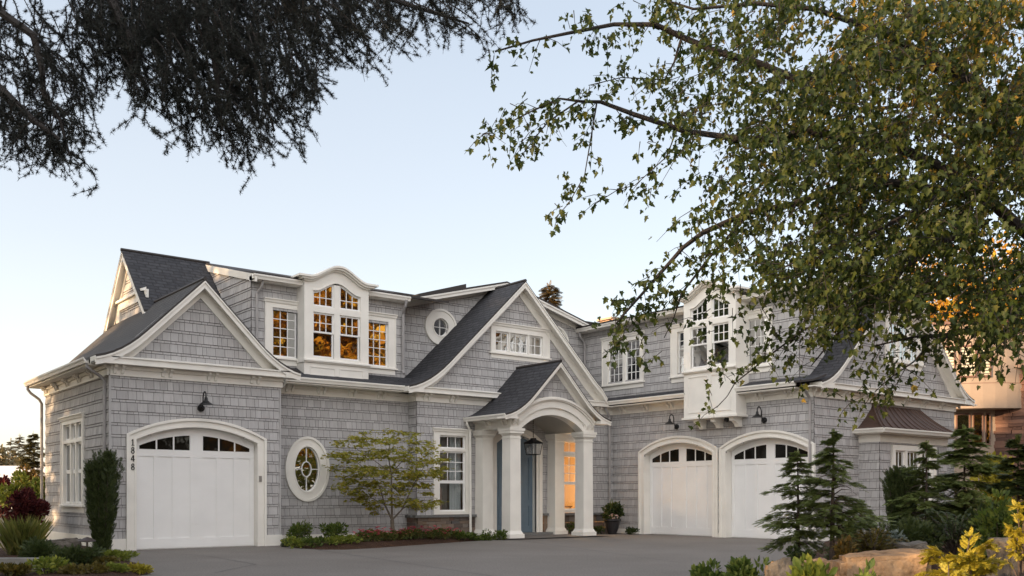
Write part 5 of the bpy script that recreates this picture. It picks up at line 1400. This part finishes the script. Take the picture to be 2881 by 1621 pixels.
# ---------------- left bed
def on_left(vx, t):
    p = AT(vx, 1400, t); p.z = h_left(p.x, p.y); return p
def sl(name, vx, topy, t, wV, n, size, tpl, mat, label, **k):
    p = on_left(vx, t); h = AT(vx, topy, t).z-p.z; r = wV*PXM(t)/2
    return shrub(name, p, (r, r*.9, max(.08, h)/1.85), n, size, tpl, mat, label, **k)
sl('juniper', 110, 1358, 16.6, 130, 1700, .10, FINE, G_DARK, 'dark green juniper at the far left of the left bed', rb=.34, nb=24, up=.2)
sl('juniper', 200, 1378, 16.3, 130, 1700, .09, FINE, G_DARK, 'dark green juniper below the path light', rb=.34, nb=24, up=.2)
sl('shrub', 285, 1388, 17.4, 110, 1000, .07, SPRAY, G_LIGHT, 'yellow green shrub at the foot of the yew near the drive', rb=.36, nb=18, up=.2)
sl('shrub', 255, 1405, 16.4, 90, 700, .07, SPRAY, G_OLIVE, 'olive shrub left of the yellow green shrub', rb=.36, up=.2)
sl('golden_plant', 345, 1423, 15.2, 60, 260, .08, SPRAY, G_GOLD, 'small yellow plant in the mulch at the tip of the left bed', rb=.45, nb=8, up=.2)
sl('golden_plant', 290, 1425, 14.8, 50, 240, .08, SPRAY, G_LIGHT, 'small pale plant next to the yellow plant in the left bed', rb=.45, nb=8, up=.2)
sl('shrub', 120, 1402, 14.4, 120, 600, .07, OVAL, G_LIGHT, 'pale leafed shrub in the bottom left foreground', rb=.4)
sl('shrub', 215, 1420, 14.4, 120, 700, .07, SPRAY, G_OLIVE, 'low olive plant in the foreground of the left bed', rb=.4, up=.2)
sl('shrub', 30, 1420, 14.0, 100, 600, .07, OVAL, G_OLIVE, 'low shrub cut by the bottom left corner', rb=.4)
# grass clump
p = on_left(58, 19.0); e = empty('grass_clump', p); tag(e, 'tall clump of fine green grass at the left edge', 'grass')
n = 900; a = rng.random(n)*6.283; b = np.column_stack([p.x+rng.normal(0, .10, n), p.y+rng.normal(0, .10, n), np.full(n, p.z)])
d = np.column_stack([np.cos(a)*rng.uniform(.05, .55, n), np.sin(a)*rng.uniform(.05, .55, n), np.ones(n)])
leaves('blades', b, d, np.column_stack([np.cos(a), np.sin(a), np.zeros(n)]), rng.uniform(.35, .85, n), (BLADE[0]*np.array((.12, 1, 1.8)), BLADE[1]), leaf_mat('grass_blade', [(0, (.09, .11, .025)), (.6, (.16, .17, .035)), (1, (.26, .22, .06))], .35), e)
# purple and golden shrubs beyond the corner, lower ground
def sfar(name, vx, topy, boty, t, wV, n, size, tpl, mat, label, **k):
    p = AT(vx, boty, t); h = AT(vx, topy, t).z-p.z; r = wV*PXM(t)/2
    return shrub(name, p, (r, r, h/1.85), n, size, tpl, mat, label, **k)
sfar('smoke_bush', 60, 1222, 1345, 24.0, 120, 3000, .12, OVAL, G_RED, 'purple leafed bush beside the left corner of the house', rb=.34, nb=26)
sfar('smoke_bush', 5, 1172, 1300, 28.0, 45, 900, .13, OVAL, G_RED, 'purple leafed bush cut by the left edge, behind the grass clump', rb=.4)
sfar('shrub', 75, 1168, 1300, 31.0, 70, 1300, .13, OVAL, G_BROWN, 'bronze shrub in front of the pointed conifer on the left', rb=.36, nb=20)
sfar('shrub', 40, 1186, 1300, 27.0, 90, 1600, .13, OVAL, G_LIGHT, 'yellow green shrub behind the purple bush', rb=.36, nb=20)
sfar('shrub', 96, 1190, 1310, 29.0, 40, 900, .13, OVAL, G_MID, 'green shrub between the purple bush and the downspout', rb=.4)
conifer('spruce', AT(84, 1290, 40), 3.3, .85, 5000, .26, leaf_mat('sunny_needle', [(0, (.13, .11, .03)), (.6, (.24, .18, .05)), (1, (.38, .26, .08))], .35), 'pointed conifer catching low sun left of the house', cat='tree')  # warm low-sun tone put into the needle colour
# low concrete edging on the left
a, b = AT(-60, 1401, 14.9), AT(105, 1401, 14.9); d = (b-a); d.z = 0; d.normalize(); nn = Vector((-d.y, d.x, 0)); zt = AT(105, 1404, 14.9).z
vs = [tuple(q+nn*o_)[:2] for o_ in (0, .16) for q in (a, b)]
mb = MB(); mb.add([(x, y_, z) for z in (-.6, zt) for x, y_ in vs], [(0, 1, 3, 2), (4, 5, 7, 6), (0, 1, 5, 4), (2, 3, 7, 6), (0, 2, 6, 4), (1, 3, 7, 5)])
tag(mb.build('concrete_curb', plain('pale_concrete', (.27, .26, .24), .8, noise=.25, nscale=5)), 'low pale concrete curb at the bottom left', 'curb')
# path light
p = AT(219, 1400, 18.2); p.z = h_left(p.x, p.y); e = empty('path_light', p); tag(e, 'dark mushroom shaped path light beside the yew', 'path light'); zt = AT(219, 1352, 18.2).z
mb = MB(); mb.tube([p, (p.x, p.y, zt-.03)], .018, 8); mb.build('post', plain('bronze_post', (.05, .035, .03), .5, metal=.4), e)
mb = MB(); mb.lathe((p.x, p.y, zt-.09), [(.02, .0), (.16, .02), (.15, .035), (.06, .085), (.01, .10)], 16); mb.build('hood', bpy.data.materials['bronze_post'], e)

# ---------------- middle bed
def cz(x, y): return h_c(x, y)
def mid(vx, t):
    p = AT(vx, 1350, t); p.z = cz(p.x, p.y); return p
def sc(name, vx, topy, t, wV, n, size, tpl, mat, label, **k):
    p = mid(vx, t); h = AT(vx, topy, t).z-p.z; r = wV*PXM(t)/2
    return shrub(name, p, (r, r*.9, max(.08, h)/1.85), n, size, tpl, mat, label, **k)
sc('shrub', 757, 1312, 24.0, 76, 900, .075, OVAL, G_MID, 'round green shrub nearest the single garage door in the middle bed', rb=.36, nb=20)
sc('shrub', 840, 1312, 23.9, 80, 900, .075, OVAL, G_MID, 'round green shrub below the oval window in the middle bed', rb=.36, nb=20)
sc('shrub', 716, 1352, 23.4, 26, 260, .06, OVAL, G_DARK, 'small dark shrub against the garage corner trim')
for k, (vx, t, lab) in enumerate(((745, 22.9, 'leftmost light green ground cover plant by the drive in the middle bed'), (790, 22.7, 'light green ground cover plant below the shrub near the garage door'), (838, 22.7, 'light green ground cover plant below the oval window shrub'), (876, 22.9, 'light green ground cover plant next to the first pink flowers'))):
    sc('ground_cover_plant', vx, 1349, t, 66, 420, .07, OVAL, G_LIGHT if k != 1 else G_MID, lab, group='ground cover plants in the middle bed', rb=.45, nb=10, stems=False)
for k, (vx, t) in enumerate(((1160, 26.3), (1195, 26.6), (1228, 26.9), (1258, 27.2))):
    sc('ground_cover_plant', vx, 1336, t, 48, 420, .07, OVAL, G_MID, ('green ground cover plant at the end of the pink flower row', 'green ground cover plant in front of the entry window downspout', 'green ground cover plant left of the porch column', 'green ground cover plant touching the front porch column')[k], group='ground cover plants in the middle bed', rb=.45, nb=10, stems=False)
# flowering plants, one built and the rest copied
p = mid(905, 23.6)
fp = empty('flowering_plant', p); tag(fp, 'low plant with pink flowers in the row along the drive edge', 'flowers', 'pink flowering plants in the middle bed')
q, o = blobs((p.x, p.y, p.z+.13), (.20, .20, .14), 10, .45, 320); q[:, 2] = np.maximum(q[:, 2], p.z+.01)
leaves('foliage', q, unit(o+rdir(320)*.5+np.array((0, 0, .4))), rdir(320, .8), .07*rng.uniform(.6, 1.2, 320), OVAL, leaf_mat('flower_leaf', [(0, (.05, .08, .02)), (.5, (.10, .12, .03)), (1, (.19, .14, .04))], .3), fp)
nf = 8; a = rng.random(nf)*6.283; r = .19*rng.random(nf)**.5
fpos = np.column_stack([p.x+r*np.cos(a), p.y+r*np.sin(a), p.z+.26+rng.uniform(-.12, .05, nf)])
fpos = np.repeat(fpos, 5, axis=0); aa = np.tile(np.arange(5)*2*math.pi/5, nf)
leaves('blossoms', fpos, np.column_stack([np.cos(aa), np.sin(aa), np.full(nf*5, .5)]), np.tile((0, 0, 1.0), (nf*5, 1)), rng.uniform(.045, .070, nf*5), (OVAL[0]*np.array((1.6, 1, 1)), OVAL[1]), G_PINK, fp)
for k in range(21):
    u = (k+1)/22
    vx = 905+250*u+random.uniform(-6, 6); t = 23.6+2.7*u+(.55 if k % 2 else 0)+random.uniform(-.1, .1)
    c = copy_tree(fp); w = mid(vx, t); c.location = w; c.rotation_euler = (0, 0, random.random()*6.28); s = random.uniform(.75, 1.15); c.scale = (s, s, s)

# planter by the right wing
pp_ = Vector((21.95, 22.45, 0)); e = empty('planter', pp_); tag(e, 'tall dark pot of mixed flowers beside the right porch column', 'planter')
mb = MB(); mb.lathe(pp_, [(.13, 0), (.15, .03), (.155, .06), (.20, .20), (.25, .40), (.29, .44), (.29, .50), (.25, .50), (.23, .42)], 20); mb.build('pot', plain('pot_glaze', (.02, .018, .02), .45), e)
q, o = blobs((pp_.x, pp_.y, .72), (.36, .36, .26), 16, .4, 700)
leaves('foliage', q, unit(o+rdir(700)*.5), rdir(700, .8), .11*rng.uniform(.6, 1.3, 700), OVAL, G_DARK, e)
q = np.array([(pp_.x+random.gauss(0, .08), pp_.y+random.gauss(0, .05), .75) for k in range(26)])
leaves('tall_leaves', q, np.column_stack([rng.normal(.15, .35, 26), rng.normal(0, .35, 26), np.ones(26)]), rdir(26), rng.uniform(.25, .45, 26), (BLADE[0]*np.array((.9, 1, 2)), BLADE[1]), G_MID, e)
q, o = blobs((pp_.x, pp_.y, .62), (.38, .38, .18), 16, .3, 120)
leaves('blossoms', q, rdir(120), rdir(120), rng.uniform(.03, .06, 120), (OVAL[0]*np.array((1.6, 1, 1)), OVAL[1]), G_CREAM, e)
for k, (x, y, lab) in enumerate(((21.45, 22.75, 'low green plant left of the dark pot'), (22.3, 21.95, 'low green plant right of the dark pot'), (20.95, 23.15, 'low green plant below the lit entry window'))):
    shrub('ground_cover_plant', (x, y, 0), (.32, .3, .13 if k < 2 else .2), 420, .07, OVAL, G_DARK if k < 2 else G_MID, lab, group='low plants round the planter', stems=False, rb=.45, nb=10)

# ================================================================== BEYOND THE HOUSE
# tan stucco neighbour: curved upper storey over a recessed lower bay, brick wing to the right
NB = empty('stucco_house', AT(2430, 1250, 46)); tag(NB, 'tan stucco house with a curved two storey bay behind the right end', 'house')
STU = plain('stucco', (.34, .265, .205), .85, noise=.06, nscale=2, bump=.3, bscale=25); STF = plain('bronze_frame', (.16, .085, .06), .5)
BRK = island('ledge_brick', [(0, (.075, .042, .034)), (.5, (.13, .07, .052)), (1, (.20, .115, .085))], rough=.9)
tN = 44.0; cN = AT(2385, 1250, tN+5.2)
fw = Vector((.62103, .78379, 0)); rt = Vector((.78379, -.62103, 0))
def cyl(R_, z0, z1, a0, a1, mat, name, parent, n=24, inner=None):
    mb = MB(); inner = inner or R_-.3; vs = []
    for i in range(n+1):
        a = a0+(a1-a0)*i/n; d = rt*math.sin(a)-fw*math.cos(a)
        for r_, z in ((R_, z0), (R_, z1), (inner, z1), (inner, z0)): q = cN+d*r_; vs.append((q.x, q.y, z))
    fs = [(i*4+k, i*4+(k+1) % 4, i*4+4+(k+1) % 4, i*4+4+k) for i in range(n) for k in range(4)] + [(0, 1, 2, 3), (n*4, n*4+3, n*4+2, n*4+1)]
    mb.add(vs, fs); return mb.build(name, mat, parent)
zA, zB, zC = AT(0, 812, tN).z, AT(0, 1026, tN).z, AT(0, 962, tN).z
cyl(5.2, zB, zC-.03, -1.5, 1.0, STU, 'wall', NB); cyl(5.2, zC-.03, zC, -1.5, 1.0, STF, 'trim', NB, inner=5.1); cyl(5.17, zC, zA, -1.5, 1.0, STU, 'wall', NB); cyl(5.3, zA, zA+.14, -1.5, 1.0, STF, 'parapet', NB, inner=4.6)
cyl(4.3, -1, zB, -1.5, 1.0, STU, 'wall', NB, inner=.2); cyl(5.15, zB-.02, zB+.05, -1.5, 1.0, STU, 'soffit', NB, inner=.3)
BL = new_mat('window_blind'); m, n_, l_, b_ = BL
tcb = n_.new('ShaderNodeTexCoord'); sx_ = n_.new('ShaderNodeTexWave'); sx_.wave_type = 'BANDS'; sx_.bands_direction = 'Z'; sx_.inputs['Scale'].default_value = 2.2; l_.new(tcb.outputs['Object'], sx_.inputs['Vector'])
kb = ramp(n_, [(.2, (.16, .15, .12)), (.6, (.62, .58, .44))]); l_.new(sx_.outputs['Fac'], kb.inputs['Fac']); l_.new(kb.outputs['Color'], b_.inputs['Base Color']); BLIND = m
def nwin(va, vb, ya, yb, R_, mat, off=.03):
    mb = MB(); g = MB()
    def hit(vx):
        # angle on the drum where this picture column meets it
        best = None
        for i in range(400):
            a = -1.5+2.5*i/399; q = cN+(rt*math.sin(a)-fw*math.cos(a))*R_
            u = (q.x*rt.x+q.y*rt.y)/(q.x*fw.x+q.y*fw.y)*F_+1440.5
            if best is None or abs(u-vx*VS) < best[0]: best = (abs(u-vx*VS), a)
        return best[1]
    a0, a1 = hit(va), hit(vb); z1, z0 = AT(0, ya, tN).z, AT(0, yb, tN).z
    def q(a, z, r_): d = cN+(rt*math.sin(a)-fw*math.cos(a))*r_; return (d.x, d.y, z)
    fa = (a1-a0)*.10
    for (p, r_, s, t_) in ((a0, a0+fa, z0, z1), (a1-fa, a1, z0, z1), (a0+fa, a1-fa, z0, z0+.09), (a0+fa, a1-fa, z1-.09, z1)):
        vs = [q(a, z, rr) for rr in (R_-.02, R_+.06) for z in (s, t_) for a in (p, r_)]
        mb.add(vs, [(0, 2, 3, 1), (4, 5, 7, 6), (0, 1, 5, 4), (2, 6, 7, 3), (0, 4, 6, 2), (1, 3, 7, 5)])
    w = mb.build('window', STF, NB)
    g.add([q(a0+fa, z0+.09, R_+.02), q(a1-fa, z0+.09, R_+.02), q(a1-fa, z1-.09, R_+.02), q(a0+fa, z1-.09, R_+.02)], [(0, 1, 2, 3)]); g.build('glass_pane', mat, w)
for va, vb in ((2366, 2402), (2411, 2456), (2461, 2491)): nwin(va, vb, 866, 948, 5.17, BLIND)
for va, vb in ((2403, 2440), (2446, 2472), (2478, 2490)): nwin(va, vb, 1034, 1118, 4.3, M['glass'])
a, b = AT(2496, 1250, tN+1.0), AT(2760, 1250, tN-2); mb = MB(); d = (b-a); d.z = 0; Lb = d.length; d.normalize(); nb_ = Vector((d.y, -d.x, 0))
z = -1.0
ztop = AT(0, 925, tN).z
while z < ztop-.1:
    s = 0
    while s < Lb:
        w = random.uniform(.3, .9)
        q0 = a+d*s; q1 = a+d*min(Lb, s+w-.02); o_ = random.uniform(.0, .08)
        vs = [(p_.x+nb_.x*t_, p_.y+nb_.y*t_, zz) for t_ in (-.2, o_) for zz in (z, z+.155) for p_ in (q0, q1)]
        mb.add(vs, [(0, 2, 3, 1), (4, 5, 7, 6), (0, 1, 5, 4), (2, 6, 7, 3), (0, 4, 6, 2), (1, 3, 7, 5)]); s += w
    z += .16
mb.build('brick_wall', BRK, NB, recalc=False)
mb = MB(); vs = [(p_.x+nb_.x*t_, p_.y+nb_.y*t_, zz) for t_ in (-.6, .25) for zz in (ztop, ztop+.2) for p_ in (a, b)]; mb.add(vs, [(0, 2, 3, 1), (4, 5, 7, 6), (0, 1, 5, 4), (2, 6, 7, 3), (0, 4, 6, 2), (1, 3, 7, 5)]); mb.build('parapet', STF, NB)
q0, q1 = a+d*2.6, a+d*4.6; mb = MB(); vs = [(p_.x+nb_.x*t_, p_.y+nb_.y*t_, zz) for t_ in (.05, .14) for zz in (AT(0, 1112, tN).z, AT(0, 1052, tN).z) for p_ in (q0, q1)]; mb.add(vs, [(0, 2, 3, 1), (4, 5, 7, 6), (0, 1, 5, 4), (2, 6, 7, 3), (0, 4, 6, 2), (1, 3, 7, 5)]); wq = mb.build('window', STF, NB)
q0, q1 = a+d*2.8, a+d*4.4; mb = MB(); mb.add([(p_.x+nb_.x*.15, p_.y+nb_.y*.15, zz) for zz in (AT(0, 1108, tN).z, AT(0, 1056, tN).z) for p_ in (q0, q1)], [(0, 1, 3, 2)]); mb.build('glass_pane', M['glass'], wq)

# golden trees behind the neighbour, a spruce tip behind the roof
p = AT(2520, 1250, 70); broadleaf('autumn_tree', (p.x, p.y, 0), 20, (8, 8, 7), 13.5, 5200, .42, G_AUT, 'golden autumn tree behind the brick part of the stucco house', 'golden trees behind the stucco house', nb=60)
p = AT(2360, 1250, 78); broadleaf('autumn_tree', (p.x, p.y, 0), 22, (8, 8, 6.5), 15.5, 5200, .42, G_AUT, 'golden autumn tree behind the peak of the right gable', 'golden trees behind the stucco house', nb=60)
p = AT(1382, 1250, 62); conifer('spruce', (p.x, p.y, 0), AT(0, 722, 62).z, 3.4, 2600, .8, leaf_mat('dry_needle', [(0, (.07, .06, .03)), (.6, (.14, .10, .04)), (1, (.22, .13, .04))], .2), 'small spruce tip showing over the roof behind the entry gable', cat='tree', bare=.3)

# far left: wooded hill with houses, its haze put into pale leaf colours
FAR = leaf_mat('far_foliage', [(0, (.10, .085, .04)), (.5, (.17, .14, .07)), (1, (.26, .19, .09))], .3)
for k, (vx, topy, t, lab) in enumerate(((12, 1102, 150, 'tall rounded tree on the far hill at the left edge'), (38, 1112, 156, 'rounded tree on the far hill, right of the tallest one'), (64, 1130, 148, 'shorter round tree on the far hill near the pointed conifer'), (-20, 1110, 150, 'round tree on the far hill cut by the left edge'))):
    p = AT(vx, 1250, t); zt = AT(0, topy, t).z; broadleaf('hill_tree', (p.x, p.y, -4), zt+4, (3.4, 3.4, (zt+4)*.42), (zt+4)*.56, 900, .8, FAR, lab, 'trees on the far hill', nb=22)
for k, (vx, topy, t, lab) in enumerate(((50, 1098, 152, 'pointed fir on the far hill between the round trees'), (75, 1118, 158, 'pointed fir on the far hill beside the near conifer'), (27, 1108, 160, 'pointed fir on the far hill behind the tallest round tree'))):
    p = AT(vx, 1250, t); zt = AT(0, topy, t).z; conifer('hill_fir', (p.x, p.y, -4), zt+4, 2.6, 700, 1.1, FAR, lab, 'trees on the far hill')
for k, (vx, t, w_, y_, lab) in enumerate(((10, 120, 9, 1178, 'pale roofed house low on the far hill at the left edge'), (45, 126, 8, 1170, 'pale roofed house on the far hill below the firs'))):
    p = AT(vx, 1250, t); e = empty('hill_house', (p.x, p.y, -4)); tag(e, lab, 'house', 'houses on the far hill'); zt = AT(0, y_, t).z
    Pn = lambda s, z, o: (p.x+rt.x*s-fw.x*o, p.y+rt.y*s-fw.y*o, z)
    mb = MB(); mb.box(Pn, -w_/2, w_/2, -4, zt-1.6, -5, 0); mb.build('wall', plain('far_wall_%d' % k, (.5, .46, .42), .9), e)
    mb = MB(); mb.add([Pn(-w_/2-.4, zt-1.7, .5), Pn(w_/2+.4, zt-1.7, .5), Pn(w_/2+.4, zt, -2.5), Pn(-w_/2-.4, zt, -2.5), Pn(w_/2+.4, zt-1.7, -5.5), Pn(-w_/2-.4, zt-1.7, -5.5)], [(0, 1, 2, 3), (3, 2, 4, 5), (0, 3, 5), (1, 4, 2)]); mb.build('roof', plain('far_roof_%d' % k, (.55, .52, .50), .8), e)
    for s in (-2, 1): mb = MB(); mb.box(Pn, s-.6, s+.6, zt-3.6, zt-2.2, 0, .05); mb.build('window', M['glass'], e)

# tall evergreens left of the drive and golden trees across the street: outside the picture, they shade the forecourt and show in the windows
for k, (x, y, h, w) in enumerate(((-5.5, 14.0, 17, 3.6), (-6.5, 17.8, 19, 4.0), (-6.2, 21.8, 21, 4.0), (-8.0, 25.6, 23, 4.4), (-15, 24.5, 20, 4.4), (-10.5, 12.0, 18, 4.0), (-12, 20.5, 22, 4.6), (-14, 29, 22, 4.6), (-19, 28, 24, 4.8), (-21, 22.5, 24, 4.8), (-18.5, 16.5, 23, 4.6))):
    conifer('evergreen', (x, y, -.4), h, w, 7000, 1.15, G_HEM, ('evergreen nearest the cedar', 'second evergreen along the left of the drive', 'evergreen opposite the left side of the house', 'evergreen behind the left bed', 'evergreen between the two rows left of the house', 'evergreen behind the cedar', 'tall evergreen in the second row', 'tall evergreen at the back of the second row', 'evergreen in the third row, farthest from the camera', 'evergreen in the middle of the third row', 'evergreen in the third row, nearest the camera')[k]+', outside the photo on the left', 'evergreens left of the drive', trunk=.22, bare=.04, tpl=SPRAY)
for k, (x, y, h) in enumerate(((22, -7, 17), (28, -5, 19), (34.5, -6, 18), (42, -3, 17), (26, -13, 21), (15, -10, 13), (33, -14, 22), (41, -14, 22), (47, -11, 22), (53, -9, 21), (38.5, -9.5, 21), (45, -7, 20))):
    broadleaf('street_tree', (x, y, -.3), h, (4.2, 4.0, h*.42), h*.55, 9000, .6, G_AUT if k != 5 else G_OLIVE, ('golden tree across the street behind the photographer, first from the left', 'golden tree across the street, the one the roof windows mirror', 'golden tree across the street beyond the mirrored one', 'last golden tree across the street', 'tall golden tree in the second row across the street', 'olive tree across the street nearest the drive', 'tallest golden tree in the second row across the street', 'golden tree far along the second row across the street', 'golden tree next to last in the second row across the street', 'golden tree at the end of the second row across the street', 'golden tree between the two rows across the street', 'golden tree beside the last one of the front row across the street')[k], 'trees across the street', nb=44, rb=.3)

e = empty('hedge', (30, -3, -.3)); tag(e, 'long dark hedge added out of view across the street for the windows to mirror', 'hedge')  # unseen, added so the low windows mirror dark foliage instead of sky
n = 26000; hp = np.column_stack([rng.uniform(8, 92, n), -8+rng.uniform(-.9, .9, n), rng.uniform(-.2, 5.2, n)])
leaves('foliage', hp, rdir(n), rdir(n), rng.uniform(.25, .5, n), OVAL, G_BROWN, e)

for k, (x, y) in enumerate(((-12, 49.5), (-19, 53), (-11, 58))):  # unseen trees added to darken the reflections in the right wing windows
    broadleaf('mirrored_tree', (x, y, -1), 23, (5.8, 5.8, 9.5), 12.5, 5200, .6, G_DARK, ('dark leafy tree behind the left wing, nearest the house', 'dark leafy tree behind the left wing, farthest left', 'dark leafy tree behind the left wing, farthest back')[k]+', unseen, added to darken the right wing windows', 'dark trees behind the left wing', nb=50, rb=.3)
